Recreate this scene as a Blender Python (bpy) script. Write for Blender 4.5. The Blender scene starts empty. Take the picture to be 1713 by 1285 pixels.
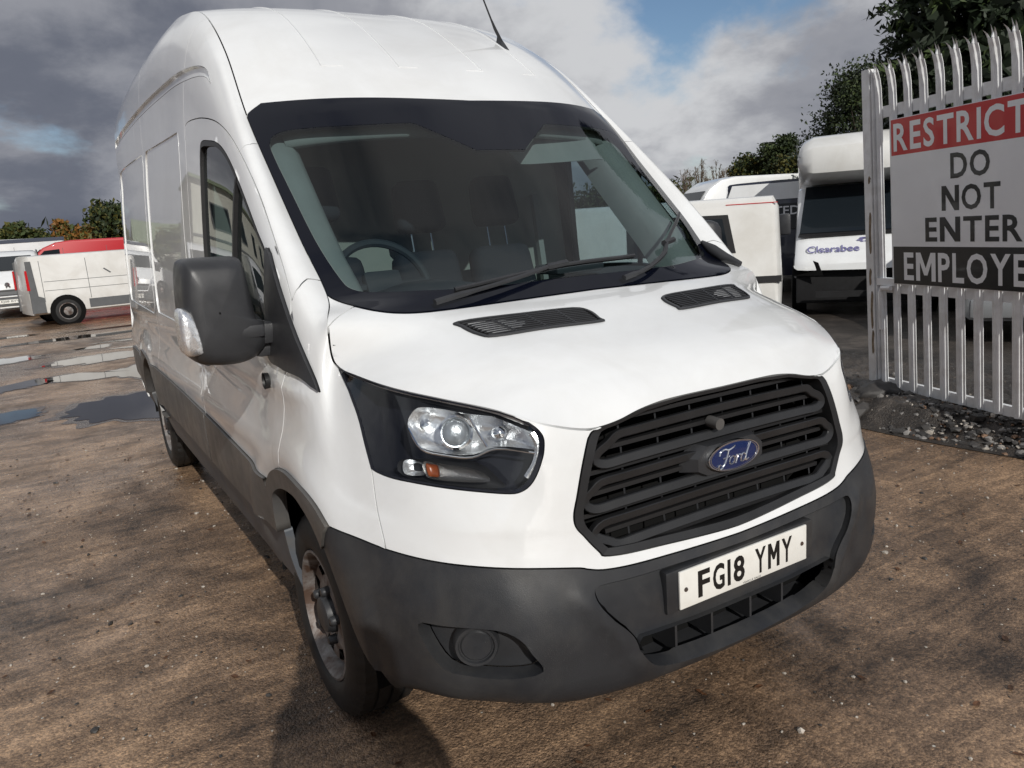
import bpy, bmesh, math, random
import numpy as np
from mathutils import Vector, Matrix
from mathutils.geometry import delaunay_2d_cdt
from mathutils.kdtree import KDTree
random.seed(7); RNG = np.random.default_rng(7)
SC = bpy.context.scene
COL = SC.collection
R_ = math.radians

# ------------------------------------------------------------------ camera
CAM = np.array([-1.6067, -1.4149, 1.5824])
YAW, PITCH, ROLL, FPX = R_(-30.574), R_(-11.374), R_(-4.069), 1293.7
def cam_axes():
    cy, sy, cp, sp = math.cos(YAW), math.sin(YAW), math.cos(PITCH), math.sin(PITCH)
    f = np.array([-sy*cp, cy*cp, sp]); r = np.array([cy, sy, 0.]); u = np.cross(r, f)
    cr, sr = math.cos(ROLL), math.sin(ROLL)
    return cr*r+sr*u, -sr*r+cr*u, f
_r, _u, _f = cam_axes()
cd = bpy.data.cameras.new('camera'); camo = bpy.data.objects.new('camera', cd); COL.objects.link(camo)
M = Matrix(((_r[0], _u[0], -_f[0], CAM[0]), (_r[1], _u[1], -_f[1], CAM[1]), (_r[2], _u[2], -_f[2], CAM[2]), (0, 0, 0, 1)))
camo.matrix_world = M
cd.sensor_width = 36; cd.lens = FPX/1713*36; cd.clip_start = .05; cd.clip_end = 3000
SC.camera = camo

# ------------------------------------------------------------------ sky and sun
SUN_EL, SUN_AZ = R_(28), math.atan2(-.18, -1.0)
w = bpy.data.worlds.new('World'); SC.world = w; w.use_nodes = True
nt = w.node_tree; nt.nodes.clear()
def N(t, ty, **kw):
    n = t.nodes.new(ty)
    for k, v in kw.items():
        if k.startswith('i_'):
            n.inputs[k[2:].replace('_', ' ')].default_value = v
        else: setattr(n, k, v)
    return n
def LK(t, a, b): t.links.new(a, b)
out = N(nt, 'ShaderNodeOutputWorld')
sky = N(nt, 'ShaderNodeTexSky', sky_type='NISHITA', sun_disc=False, sun_elevation=SUN_EL, sun_rotation=SUN_AZ % (2*math.pi), dust_density=.2, ozone_density=3.0)
bgs = N(nt, 'ShaderNodeBackground'); bgs.inputs['Strength'].default_value = .075
LK(nt, sky.outputs[0], bgs.inputs['Color'])
tc = N(nt, 'ShaderNodeTexCoord')
# clouds live on a flat layer: direction / height
sep = N(nt, 'ShaderNodeSeparateXYZ'); LK(nt, tc.outputs['Generated'], sep.inputs[0])
def mth(t, op, a, b=None, c=None):
    n = N(t, 'ShaderNodeMath', operation=op)
    for i, v in enumerate((a, b, c)):
        if v is None: continue
        if isinstance(v, (int, float)): n.inputs[i].default_value = v
        else: LK(t, v, n.inputs[i])
    return n.outputs[0]
zc = mth(nt, 'MAXIMUM', sep.outputs[2], 0.0)
zd = mth(nt, 'ADD', zc, .42)
cx = mth(nt, 'DIVIDE', sep.outputs[0], zd); cy_ = mth(nt, 'DIVIDE', sep.outputs[1], zd)
cmb = N(nt, 'ShaderNodeCombineXYZ'); LK(nt, cx, cmb.inputs[0]); LK(nt, cy_, cmb.inputs[1])
def noise(t, vec, scale, detail=5, rough=.55, dist=0, off=None):
    n = N(t, 'ShaderNodeTexNoise'); n.inputs['Scale'].default_value = scale; n.inputs['Detail'].default_value = detail
    n.inputs['Roughness'].default_value = rough; n.inputs['Distortion'].default_value = dist
    if off is not None:
        a = N(t, 'ShaderNodeVectorMath', operation='ADD'); LK(t, vec, a.inputs[0]); a.inputs[1].default_value = off; vec = a.outputs[0]
    LK(t, vec, n.inputs['Vector']); return n.outputs['Fac']
def ramp(t, fac, stops, mode='EASE'):
    n = N(t, 'ShaderNodeValToRGB'); n.color_ramp.interpolation = mode
    e = n.color_ramp.elements
    while len(e) < len(stops): e.new(.5)
    for i, (p, c) in enumerate(stops):
        e[i].position = p; e[i].color = (c if len(c) == 4 else (*c, 1))
    LK(t, fac, n.inputs[0]); return n.outputs['Color']
CL_OFF = (16.1, 13.85, 0)
n1 = noise(nt, cmb.outputs[0], 1.15, 8, .56, .25, CL_OFF)
n2 = noise(nt, cmb.outputs[0], 2.6, 8, .58, .15, (7.3, 2.2, 1))
n3 = noise(nt, cmb.outputs[0], .62, 2, .5, 0, (9, 3, 3))
zh = N(nt, 'ShaderNodeMapRange'); LK(nt, zc, zh.inputs[0]); zh.inputs[1].default_value = .0; zh.inputs[2].default_value = .11; zh.inputs[3].default_value = .75; zh.inputs[4].default_value = 0
cov = mth(nt, 'MAXIMUM', ramp(nt, n1, [(.335, (0, 0, 0)), (.43, (1, 1, 1))]), zh.outputs[0])
dk = mth(nt, 'ADD', mth(nt, 'MULTIPLY', n2, .42), mth(nt, 'MULTIPLY', n3, .90))
ccol = ramp(nt, dk, [(.46, (.075, .088, .128)), (.57, (.16, .175, .22)), (.655, (.33, .34, .38)), (.76, (.68, .69, .71))])
bgc = N(nt, 'ShaderNodeBackground'); LK(nt, ccol, bgc.inputs['Color']); bgc.inputs['Strength'].default_value = .88
mx = N(nt, 'ShaderNodeMixShader'); LK(nt, cov, mx.inputs[0]); LK(nt, bgs.outputs[0], mx.inputs[1]); LK(nt, bgc.outputs[0], mx.inputs[2])
LK(nt, mx.outputs[0], out.inputs['Surface'])
sd = bpy.data.lights.new('sun', 'SUN'); sd.energy = 3.25; sd.angle = R_(.55); sd.color = (1, .965, .905)
so = bpy.data.objects.new('sun', sd); COL.objects.link(so)
SUNV = Vector((math.sin(SUN_AZ)*math.cos(SUN_EL), math.cos(SUN_AZ)*math.cos(SUN_EL), math.sin(SUN_EL)))
so.rotation_euler = SUNV.to_track_quat('Z', 'Y').to_euler()
so.location = (0, 0, 30)
SC.view_settings.view_transform = 'Standard'; SC.view_settings.look = 'None'
SC.view_settings.exposure = 0.0; SC.view_settings.gamma = 1.0
SC.cycles.max_bounces = 7; SC.cycles.transparent_max_bounces = 12
SC.cycles.glossy_bounces = 4; SC.cycles.diffuse_bounces = 3; SC.cycles.transmission_bounces = 6
SC.cycles.use_denoising = True
SC.cycles.caustics_reflective = False; SC.cycles.caustics_refractive = False

# ------------------------------------------------------------------ materials
MATS = {}
def mat(name, col, rough=.5, metal=0., coat=0., coat_r=.03, spec=.5, var=0., vscale=8., bump=0., bscale=60., rvar=0., emit=None, dirt=None, coords='Object', sheen=0):
    """principled material; var: colour variation by noise, dirt=(colour, amount, scale)"""
    m = bpy.data.materials.new(name); m.use_nodes = True; t = m.node_tree
    p = t.nodes['Principled BSDF']
    p.inputs['Roughness'].default_value = rough; p.inputs['Metallic'].default_value = metal
    p.inputs['Coat Weight'].default_value = coat; p.inputs['Coat Roughness'].default_value = coat_r
    p.inputs['Specular IOR Level'].default_value = spec
    p.inputs['Base Color'].default_value = (*col, 1)
    c = N(t, 'ShaderNodeTexCoord').outputs[coords]
    cur = None
    if var:
        f = noise(t, c, vscale, 5, .6)
        lo = tuple(max(0, x*(1-var)) for x in col); hi = tuple(min(1, x*(1+var)) for x in col)
        cur = ramp(t, f, [(.3, lo), (.7, hi)], 'LINEAR')
    if dirt:
        dcol, amt, dsc = dirt
        f = ramp(t, noise(t, c, dsc, 7, .65, .4, (5, 3, 1)), [(.5-.18*amt, (0, 0, 0)), (.86-.25*amt, (amt,)*3)], 'LINEAR')
        mxn = N(t, 'ShaderNodeMix', data_type='RGBA')
        LK(t, f, mxn.inputs[0]); mxn.inputs[7].default_value = (*dcol, 1)
        if cur is None: mxn.inputs[6].default_value = (*col, 1)
        else: LK(t, cur, mxn.inputs[6])
        cur = mxn.outputs[2]
    if cur is not None: LK(t, cur, p.inputs['Base Color'])
    if rvar:
        f = noise(t, c, vscale*1.7, 4, .6, 0, (2, 9, 4))
        mr = N(t, 'ShaderNodeMapRange'); LK(t, f, mr.inputs[0]); mr.inputs[1].default_value = .3; mr.inputs[2].default_value = .7
        mr.inputs[3].default_value = max(0, rough-rvar); mr.inputs[4].default_value = min(1, rough+rvar)
        LK(t, mr.outputs[0], p.inputs['Roughness'])
    if bump:
        b = N(t, 'ShaderNodeBump'); b.inputs['Strength'].default_value = bump; b.inputs['Distance'].default_value = .004
        LK(t, noise(t, c, bscale, 4, .6), b.inputs['Height']); LK(t, b.outputs[0], p.inputs['Normal'])
    if emit: p.inputs['Emission Color'].default_value = (*emit[0], 1); p.inputs['Emission Strength'].default_value = emit[1]
    MATS[name] = m; return m
def glass_mat(name, tint, ior=1.5, rough=0.0, refl=(1, 1, 1)):
    m = bpy.data.materials.new(name); m.use_nodes = True; t = m.node_tree; t.nodes.clear()
    o = N(t, 'ShaderNodeOutputMaterial'); tr = N(t, 'ShaderNodeBsdfTransparent'); tr.inputs[0].default_value = (*tint, 1)
    g = N(t, 'ShaderNodeBsdfGlossy'); g.inputs['Roughness'].default_value = rough; g.inputs[0].default_value = (*refl, 1)
    fr = N(t, 'ShaderNodeFresnel'); ge = N(t, 'ShaderNodeNewGeometry')
    mi = N(t, 'ShaderNodeMix', data_type='FLOAT'); LK(t, ge.outputs['Backfacing'], mi.inputs[0]); mi.inputs[2].default_value = ior; mi.inputs[3].default_value = 1/ior; LK(t, mi.outputs[0], fr.inputs[0])
    x = N(t, 'ShaderNodeMixShader'); LK(t, fr.outputs[0], x.inputs[0]); LK(t, tr.outputs[0], x.inputs[1]); LK(t, g.outputs[0], x.inputs[2])
    LK(t, x.outputs[0], o.inputs[0]); MATS[name] = m; return m
mat('paint', (.80, .815, .82), .30, coat=1., coat_r=.02, var=.02, vscale=3, dirt=((.50, .48, .44), .32, 2.4))
mat('paint_old', (.74, .74, .72), .35, coat=.5, coat_r=.06, var=.03, vscale=2, dirt=((.45, .42, .36), .45, 1.6))
mat('bumper', (.021, .0225, .026), .46, var=.25, vscale=5, bump=.16, bscale=420, rvar=.12, dirt=((.085, .080, .072), .40, 5))
mat('trim', (.030, .031, .034), .42, var=.2, vscale=9, bump=.12, bscale=420, rvar=.08)
mat('clad', (.085, .083, .082), .40, var=.18, vscale=4, bump=.08, bscale=300, rvar=.1, dirt=((.16, .14, .11), .4, 3))
mat('sill', (.085, .095, .11), .5, var=.2, vscale=6, dirt=((.17, .14, .10), .5, 5))
mat('grille_black', (.017, .0175, .019), .42, var=.2, vscale=9, bump=.1, bscale=420)
mat('black', (.012, .012, .013), .5)
mat('void', (.008, .008, .008), .9, spec=.1)
mat('frit', (.003, .004, .009), .05, spec=.22)
mat('gloss_black', (.012, .013, .018), .08)
mat('chrome', (.86, .87, .88), .07, metal=1)
mat('reflector', (.93, .94, .95), .24, metal=.85, bump=.55, bscale=55)
mat('flute', (.34, .36, .38), .20, metal=.6, bump=.25, bscale=60)
mat('amber', (.26, .06, .014), .25, var=.3, vscale=30)
mat('rubber', (.011, .011, .011), .6, var=.35, vscale=20, bump=.25, bscale=140, dirt=((.055, .042, .030), .22, 6))
mat('rim', (.36, .36, .355), .5, metal=.35, var=.25, vscale=14, dirt=((.075, .038, .022), .95, 9))
mat('rimdark', (.05, .04, .035), .6, dirt=((.14, .06, .03), .6, 9))
mat('plate', (.82, .82, .78), .3, coat=.4, dirt=((.55, .50, .42), .3, 14))
mat('ink', (.008, .008, .008), .4)
mat('blue', (.006, .018, .085), .18, coat=1)
mat('seat', (.030, .033, .040), .9, bump=.5, bscale=200)
mat('dash', (.045, .050, .055), .75, bump=.3, bscale=220)
mat('liner', (.30, .31, .285), .8, var=.06)
mat('bulkhead', (.36, .36, .31), .75, var=.08, vscale=2)
glass_mat('glass', (.50, .59, .61), 1.42)
glass_mat('lens', (.93, .95, .96), 1.45)
glass_mat('glass_dark', (.30, .36, .38), 1.5)

# ------------------------------------------------------------------ object helpers
def tag(o, label=None, cat=None, group=None, kind=None):
    if label: o['label'] = label
    if cat: o['category'] = cat
    if group: o['group'] = group
    if kind: o['kind'] = kind
    return o
def thing(name, label, cat, loc=(0, 0, 0), group=None, rz=0):
    o = bpy.data.objects.new(name, None); o.empty_display_size = .2; COL.objects.link(o); o.location = loc; o.rotation_euler = (0, 0, rz)
    return tag(o, label, cat, group)
def link(name, me, parent=None, off=None):
    o = bpy.data.objects.new(name, me); COL.objects.link(o)
    if parent is not None:
        o.parent = parent
    if off is not None: o.location = off
    return o
def mesh(name, vs, fs, m, parent=None, smooth=True, off=None):
    me = bpy.data.meshes.new(name); me.from_pydata([tuple(map(float, v)) for v in vs], [], [tuple(map(int, f)) for f in fs])
    if m: me.materials.append(MATS[m] if isinstance(m, str) else m)
    if smooth: me.shade_smooth()
    me.update(); return link(name, me, parent, off)
def from_bm(name, bm, m, parent=None, smooth=True, off=None):
    me = bpy.data.meshes.new(name); bm.normal_update(); bm.to_mesh(me); bm.free()
    for x in (m if isinstance(m, (list, tuple)) else [m]): me.materials.append(MATS[x] if isinstance(x, str) else x)
    if smooth: me.shade_smooth()
    return link(name, me, parent, off)
class MB:
    """collects boxes, tubes, lathes, prisms; build() makes one mesh"""
    def __init__(s): s.v = []; s.f = []; s.mi = []; s.cur = 0
    def add(s, vs, fs):
        b = len(s.v); s.v += [tuple(map(float, v)) for v in vs]; s.f += [tuple(i+b for i in f) for f in fs]; s.mi += [s.cur]*len(fs); return s
    def box(s, c, d, rot=None, bev=0):
        bm = bmesh.new(); bmesh.ops.create_cube(bm, size=1)
        for v in bm.verts: v.co = Vector((v.co.x*d[0], v.co.y*d[1], v.co.z*d[2]))
        if bev: bmesh.ops.bevel(bm, geom=bm.edges[:], offset=bev, segments=2, profile=.6, affect='EDGES')
        if rot is not None: bm.transform(rot if isinstance(rot, Matrix) else Matrix.Rotation(rot, 4, 'Z'))
        bm.verts.index_update()
        s.add([v.co+Vector(c) for v in bm.verts], [[v.index for v in f.verts] for f in bm.faces]); bm.free(); return s
    def tube(s, path, r, n=8, cap=True, closed=False):
        P = [Vector(p) for p in path]; k = len(P); rr = r if hasattr(r, '__len__') else [r]*k
        vs = []; fs = []; up = None
        for i, p in enumerate(P):
            a = P[(i-1) % k] if (i > 0 or closed) else p; b = P[(i+1) % k] if (i < k-1 or closed) else p
            t = (b-a).normalized()
            if up is None: up = t.orthogonal().normalized()
            up = (up-t*up.dot(t)).normalized() if (up-t*up.dot(t)).length > 1e-6 else t.orthogonal().normalized()
            q = t.cross(up)
            for j in range(n):
                an = 2*math.pi*j/n; vs.append(p+(up*math.cos(an)+q*math.sin(an))*rr[i])
        for i in range(k if closed else k-1):
            for j in range(n):
                a, b = i*n+j, i*n+(j+1) % n; c, d = ((i+1) % k)*n+j, ((i+1) % k)*n+(j+1) % n
                fs.append((a, b, d, c))
        if cap and not closed: fs += [tuple(range(n-1, -1, -1)), tuple((k-1)*n+j for j in range(n))]
        return s.add(vs, fs)
    def sweep(s, path, prof, ups, closed=False):
        """sweep 2-D profile [(a,b)] along path; a along side=t x up, b along up"""
        P = [Vector(p) for p in path]; k = len(P); n = len(prof); vs = []; fs = []
        for i, p in enumerate(P):
            a = P[(i-1) % k] if (i > 0 or closed) else p; b = P[(i+1) % k] if (i < k-1 or closed) else p
            t = (b-a).normalized(); u = Vector(ups[i] if isinstance(ups[0], (tuple, list, Vector, np.ndarray)) else ups); u = (u-t*u.dot(t)).normalized(); q = t.cross(u)
            vs += [p+q*x+u*y for x, y in prof]
        for i in range(k if closed else k-1):
            for j in range(n):
                fs.append((i*n+j, i*n+(j+1) % n, ((i+1) % k)*n+(j+1) % n, ((i+1) % k)*n+j))
        if not closed: fs += [tuple(range(n-1, -1, -1)), tuple((k-1)*n+j for j in range(n))]
        return s.add(vs, fs)
    def lathe(s, prof, c, axis='X', n=32, cap=False):
        """prof [(along, radius)]"""
        vs = []; fs = []; k = len(prof)
        for a, r in prof:
            for j in range(n):
                an = 2*math.pi*j/n; y, z = r*math.cos(an), r*math.sin(an)
                vs.append({'X': (a, y, z), 'Y': (y, a, z), 'Z': (y, z, a)}[axis])
        for i in range(k-1):
            for j in range(n): fs.append((i*n+j, i*n+(j+1) % n, (i+1)*n+(j+1) % n, (i+1)*n+j))
        if cap: fs += [tuple(range(n)), tuple((k-1)*n+j for j in range(n))]
        return s.add([Vector(v)+Vector(c) for v in vs], fs)
    def prism(s, poly, fn0, fn1):
        """poly of 2-D points, mapped by fn0 and fn1 to the two caps"""
        n = len(poly); vs = [fn0(*p) for p in poly]+[fn1(*p) for p in poly]
        fs = [tuple(range(n-1, -1, -1)), tuple(range(n, 2*n))]+[(i, (i+1) % n, n+(i+1) % n, n+i) for i in range(n)]
        return s.add(vs, fs)
    def build(s, name, m, parent=None, smooth=False, off=None, sharp=None):
        me = bpy.data.meshes.new(name); me.from_pydata(s.v, [], s.f)
        for x in (m if isinstance(m, (list, tuple)) else [m]): me.materials.append(MATS[x] if isinstance(x, str) else x)
        if len(set(s.mi)) > 1: me.polygons.foreach_set('material_index', s.mi)
        bm = bmesh.new(); bm.from_mesh(me); bmesh.ops.recalc_face_normals(bm, faces=bm.faces[:]); bm.to_mesh(me); bm.free()
        if smooth:
            me.shade_smooth(); me.set_sharp_from_angle(angle=R_(sharp or 40))
        me.update(); return link(name, me, parent, off)
def text_mesh(txt, size=1.0, shear=0., offset=0., extrude=0., spacing=1.0, align='CENTER'):
    """outline of a line of writing as (verts, faces), width measured from the glyphs"""
    cu = bpy.data.curves.new('t', 'FONT'); cu.body = txt; cu.size = size; cu.shear = shear; cu.offset = offset; cu.extrude = extrude
    cu.space_character = spacing; cu.align_x = align; cu.fill_mode = 'FRONT' if not extrude else 'BOTH'; cu.resolution_u = 3
    o = bpy.data.objects.new('t', cu); COL.objects.link(o); bpy.context.view_layer.update()
    dg = bpy.context.evaluated_depsgraph_get(); me = o.evaluated_get(dg).to_mesh()
    vs = np.array([v.co[:] for v in me.vertices]); fs = [tuple(p.vertices) for p in me.polygons]
    o.evaluated_get(dg).to_mesh_clear(); bpy.data.objects.remove(o); bpy.data.curves.remove(cu)
    return vs, fs
GLYPH = {'M': ([(0, 0), (0, 79), (14, 79), (29, 36), (44, 79), (58, 79), (58, 0), (46, 0), (46, 52), (34, 16), (24, 16), (12, 52), (12, 0)], [(0, 1, 2, 11, 12), (2, 3, 10, 11), (3, 9, 10), (3, 4, 8, 9), (4, 5, 6, 7, 8)]),
  'N': ([(0, 0), (0, 79), (13, 79), (38, 28), (38, 79), (50, 79), (50, 0), (37, 0), (12, 51), (12, 0)], [(0, 1, 2, 8, 9), (2, 3, 7, 8), (3, 4, 5, 6, 7)])}
def bold_line(txt, w, h, bold=.022, gap=.10):
    """letters one by one, each emboldened, fitted to a box w by h"""
    x = 0; out = []
    for c in txt:
        if c == ' ': x += .35; continue
        if c in GLYPH: vs = np.array([(a/70., b/110., 0) for a, b in GLYPH[c][0]]); fs = GLYPH[c][1]
        else: vs, fs = text_mesh(c, offset=bold)
        lo, hi = vs.min(0), vs.max(0); s = .72/(hi[1]-lo[1]) if c not in 'acegmnopqrsuvwxyz!' else 1
        if c == '!': s = .72/(hi[1]-lo[1])
        k = 1
        v = (vs-lo)*s; v[:, 0] *= k; v[:, 0] += x; out.append((v, fs)); x += (hi[0]-lo[0])*s*k+gap
    tot = x-gap; r = []
    for v, fs in out: v = v.copy(); v[:, 0] = (v[:, 0]/tot-.5)*w; v[:, 1] = (v[:, 1]/.72-.5)*h; r.append((v, fs))
    return r
def fit_text(txt, w, h, **kw):
    """writing scaled so its glyph box is exactly w by h, centred on 0"""
    vs, fs = text_mesh(txt, **kw); lo, hi = vs.min(0), vs.max(0); sz = hi-lo
    v2 = (vs-(lo+hi)/2); v2[:, 0] *= w/sz[0]; v2[:, 1] *= h/sz[1]; return v2, fs
def copy_tree(o, parent=None, loc=None, rz=None):
    c = o.copy(); COL.objects.link(c)
    if parent is not None: c.parent = parent; c.matrix_parent_inverse = o.matrix_parent_inverse.copy()
    if loc is not None: c.location = loc
    if rz is not None: c.rotation_euler = (0, 0, rz)
    for ch in list(o.children):
        if ch is not c: copy_tree(ch, c)
    return c
def smooth_path(pts, closed=False, n=6):
    """Catmull-Rom through the points"""
    P = np.array(pts, float); k = len(P); o = []
    for i in range(k if closed else k-1):
        p0 = P[(i-1) % k] if (closed or i > 0) else 2*P[0]-P[1]; p1 = P[i]; p2 = P[(i+1) % k]
        p3 = P[(i+2) % k] if (closed or i < k-2) else 2*P[-1]-P[-2]
        for t in np.arange(n)/n:
            o.append(.5*((2*p1)+(-p0+p2)*t+(2*p0-5*p1+4*p2-p3)*t*t+(-p0+3*p1-3*p2+p3)*t**3))
    if not closed: o.append(P[-1])
    return np.array(o)
def inside(pts, poly):
    """points in polygon, vectorised"""
    x, y = pts[:, 0], pts[:, 1]; r = np.zeros(len(pts), bool); px, py = poly[:, 0], poly[:, 1]; j = len(poly)-1
    for i in range(len(poly)):
        c = ((py[i] > y) != (py[j] > y)) & (x < (px[j]-px[i])*(y-py[i])/(py[j]-py[i]+1e-15)+px[i]); r ^= c; j = i
    return r

def bessel(xs,Y):
    """Bessel tangents for nonuniform data Y[n,...]"""
    xs=np.asarray(xs,float); n=len(xs); Y=np.asarray(Y,float)
    d=(Y[1:]-Y[:-1])/(xs[1:]-xs[:-1]).reshape((-1,)+(1,)*(Y.ndim-1))
    h=xs[1:]-xs[:-1]; T=np.zeros_like(Y)
    if n==2: T[:]=d[0]; return T
    for i in range(1,n-1):
        T[i]=(h[i]*d[i-1]+h[i-1]*d[i])/(h[i-1]+h[i])
    T[0]=1.5*d[0]-.5*T[1]; T[-1]=1.5*d[-1]-.5*T[-2]
    return T
def interp(xs,Y,q,T=None):
    xs=np.asarray(xs,float); Y=np.asarray(Y,float); q=np.atleast_1d(np.asarray(q,float))
    if T is None: T=bessel(xs,Y)
    i=np.clip(np.searchsorted(xs,q,side='right')-1,0,len(xs)-2)
    h=xs[i+1]-xs[i]; t=(q-xs[i])/h
    sh=(-1,)+(1,)*(Y.ndim-1); t=t.reshape(sh); h=h.reshape(sh)
    h00=2*t**3-3*t**2+1; h10=t**3-2*t**2+t; h01=-2*t**3+3*t**2; h11=t**3-t**2
    return h00*Y[i]+h10*h*T[i]+h01*Y[i+1]+h11*h*T[i+1]
# W columns: v:(h,y,z)
def side(y,top,rows=None,dx=0.0,extra=None):
    p={0:(.985,y,.36),1:(1.012,y,.48),2:(1.027,y,.60),3:(1.033,y,.71),4:(1.032,y,.82),5:(1.020,y,1.03),6:(1.002,y,1.25),7:(.985,y,1.6),8:(.957,y,1.95),9:(.937,y,2.15),10:(.91,y,2.37),11:(.865,y,2.57),12:top}
    p={k:(a-dx if k<12 else a,b,c) for k,(a,b,c) in p.items()}
    if extra: p.update(extra)
    return p
WC=[
 {0:(0,.20,.30),1:(0,.06,.345),2:(0,.045,.47),3:(0,.05,.60),4:(0,.085,.71),6:(0,.10,.82),8:(0,.107,.92),10:(0,.112,1.02),12:(0,.125,1.10)},
 {0:(.25,.205,.30),1:(.25,.065,.345),2:(.25,.05,.47),3:(.25,.055,.60),4:(.25,.09,.715),6:(.25,.105,.82),8:(.25,.112,.92),10:(.25,.118,1.02),12:(.25,.132,1.095)},
 {0:(.45,.23,.30),1:(.46,.085,.35),2:(.47,.07,.47),3:(.47,.073,.60),4:(.47,.105,.72),6:(.47,.12,.82),8:(.47,.128,.92),10:(.47,.136,1.00),12:(.47,.150,1.062)},
 {0:(.55,.25,.305),1:(.59,.11,.36),2:(.60,.092,.48),3:(.60,.095,.61),4:(.60,.128,.735),6:(.60,.142,.83),8:(.60,.152,.92),10:(.603,.168,1.015),12:(.61,.195,1.103)},
 {0:(.62,.30,.31),1:(.685,.15,.37),2:(.70,.122,.49),3:(.70,.127,.62),4:(.70,.165,.745),6:(.70,.183,.84),8:(.693,.212,.94),10:(.685,.24,1.04),12:(.675,.267,1.132)},
 {0:(.69,.35,.315),1:(.77,.205,.38),2:(.79,.178,.50),3:(.79,.185,.63),4:(.79,.225,.755),6:(.79,.248,.85),8:(.78,.288,.95),10:(.77,.33,1.055),12:(.76,.375,1.157)},
 {0:(.765,.42,.32),1:(.86,.275,.39),2:(.875,.255,.51),3:(.875,.265,.64),4:(.872,.31,.765),6:(.87,.345,.86),8:(.862,.385,.96),10:(.852,.44,1.07),12:(.838,.50,1.18)},
 {0:(.84,.49,.32),1:(.927,.375,.395),2:(.945,.355,.51),3:(.945,.37,.65),4:(.94,.42,.78),6:(.932,.465,.87),8:(.92,.515,.965),10:(.903,.585,1.08),12:(.882,.655,1.20)},
 {0:(.91,.58,.32),1:(.985,.50,.38),2:(1.0,.49,.52),3:(1.002,.51,.66),4:(.998,.57,.80),6:(.982,.62,.90),8:(.962,.68,1.01),10:(.935,.745,1.125),12:(.903,.79,1.225)},
 {0:(.96,.76,.32),1:(1.015,.73,.42),2:(1.028,.73,.55),3:(1.033,.74,.68),4:(1.031,.76,.82),5:(1.018,.78,.92),6:(1.0,.795,1.02),8:(.972,.81,1.15),10:(.942,.818,1.26),12:(.903,.82,1.335)},
 {0:(.982,1.03,.34),1:(1.015,1.03,.46),2:(1.028,1.03,.58),3:(1.034,1.03,.70),4:(1.033,1.03,.82),5:(1.021,1.02,.97),6:(1.004,1.01,1.12),7:(.99,1.0,1.22),8:(.975,.985,1.31),9:(.958,.975,1.38),10:(.93,.965,1.415),11:(.89,.962,1.415),12:(.842,.975,1.405)},
 side(1.3,(.848,1.17,1.585),extra={6:(1.002,1.28,1.2),7:(.985,1.26,1.42),8:(.966,1.235,1.55),9:(.95,1.215,1.61),10:(.928,1.195,1.635),11:(.893,1.178,1.622)}),
 side(1.57,(.850,1.41,1.81),extra={6:(1.002,1.56,1.24),7:(.982,1.53,1.52),8:(.958,1.495,1.72),9:(.938,1.465,1.815),10:(.917,1.44,1.85),11:(.887,1.42,1.845)}),
 side(1.85,(.849,1.668,2.055),extra={7:(.98,1.83,1.58),8:(.95,1.79,1.87),9:(.93,1.75,2.00),10:(.91,1.715,2.06),11:(.882,1.685,2.075)}),
 side(2.15,(.815,2.02,2.36),extra={7:(.982,2.14,1.6),8:(.953,2.12,1.93),9:(.93,2.10,2.11),10:(.905,2.075,2.26),11:(.865,2.045,2.35)}),
 side(2.5,(.788,2.42,2.60),extra={10:(.912,2.48,2.36),11:(.865,2.45,2.525)}),
 side(3.0,(.775,2.97,2.745),extra={10:(.915,3,2.40),11:(.868,2.99,2.62)}),
 side(4.0,(.785,4.0,2.80),extra={10:(.922,4,2.42),11:(.88,4,2.665)}),
 side(5.2,(.785,5.2,2.815),dx=.012,extra={10:(.915,5.2,2.43),11:(.878,5.2,2.68)}),
 side(5.95,(.77,5.95,2.80),dx=.028,extra={10:(.90,5.95,2.43),11:(.862,5.95,2.67)}),
]
NU=len(WC); NV=13
Wg=np.zeros((NU,NV,3))
for i,c in enumerate(WC):
    k=sorted(c); Wg[i]=interp(k,[c[j] for j in k],np.arange(NV))
# u parameter: mean chord
ch=np.linalg.norm(Wg[1:]-Wg[:-1],axis=2).mean(1); UW=np.concatenate([[0],np.cumsum(ch)])
TU=bessel(UW,Wg)
# symmetric tangent at centre
TU[0,:,1:]=0
def Wsurf(u,v):
    """u in column-index units, v in row units; arrays"""
    u=np.asarray(u,float); v=np.asarray(v,float)
    uu=np.interp(u,np.arange(NU),UW)
    i=np.clip(np.floor(u).astype(int),0,NU-2)
    h=UW[i+1]-UW[i]; t=(uu-UW[i])/h
    t=t[:,None,None];h=h[:,None,None]
    rows=(2*t**3-3*t**2+1)*Wg[i]+(t**3-2*t**2+t)*h*TU[i]+(-2*t**3+3*t**2)*Wg[i+1]+(t**3-t**2)*h*TU[i+1]  # [n,NV,3]
    # v cubic uniform
    Tv=np.zeros_like(rows); Tv[:,1:-1]=(rows[:,2:]-rows[:,:-2])/2
    Tv[:,0]=1.5*(rows[:,1]-rows[:,0])-.5*Tv[:,1]; Tv[:,-1]=1.5*(rows[:,-1]-rows[:,-2])-.5*Tv[:,-2]
    j=np.clip(np.floor(v).astype(int),0,NV-2); s=(v-j)[:,None]; n=np.arange(len(u))
    return (2*s**3-3*s**2+1)*rows[n,j]+(s**3-2*s**2+s)*Tv[n,j]+(-2*s**3+3*s**2)*rows[n,j+1]+(s**3-s**2)*Tv[n,j+1]
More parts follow.
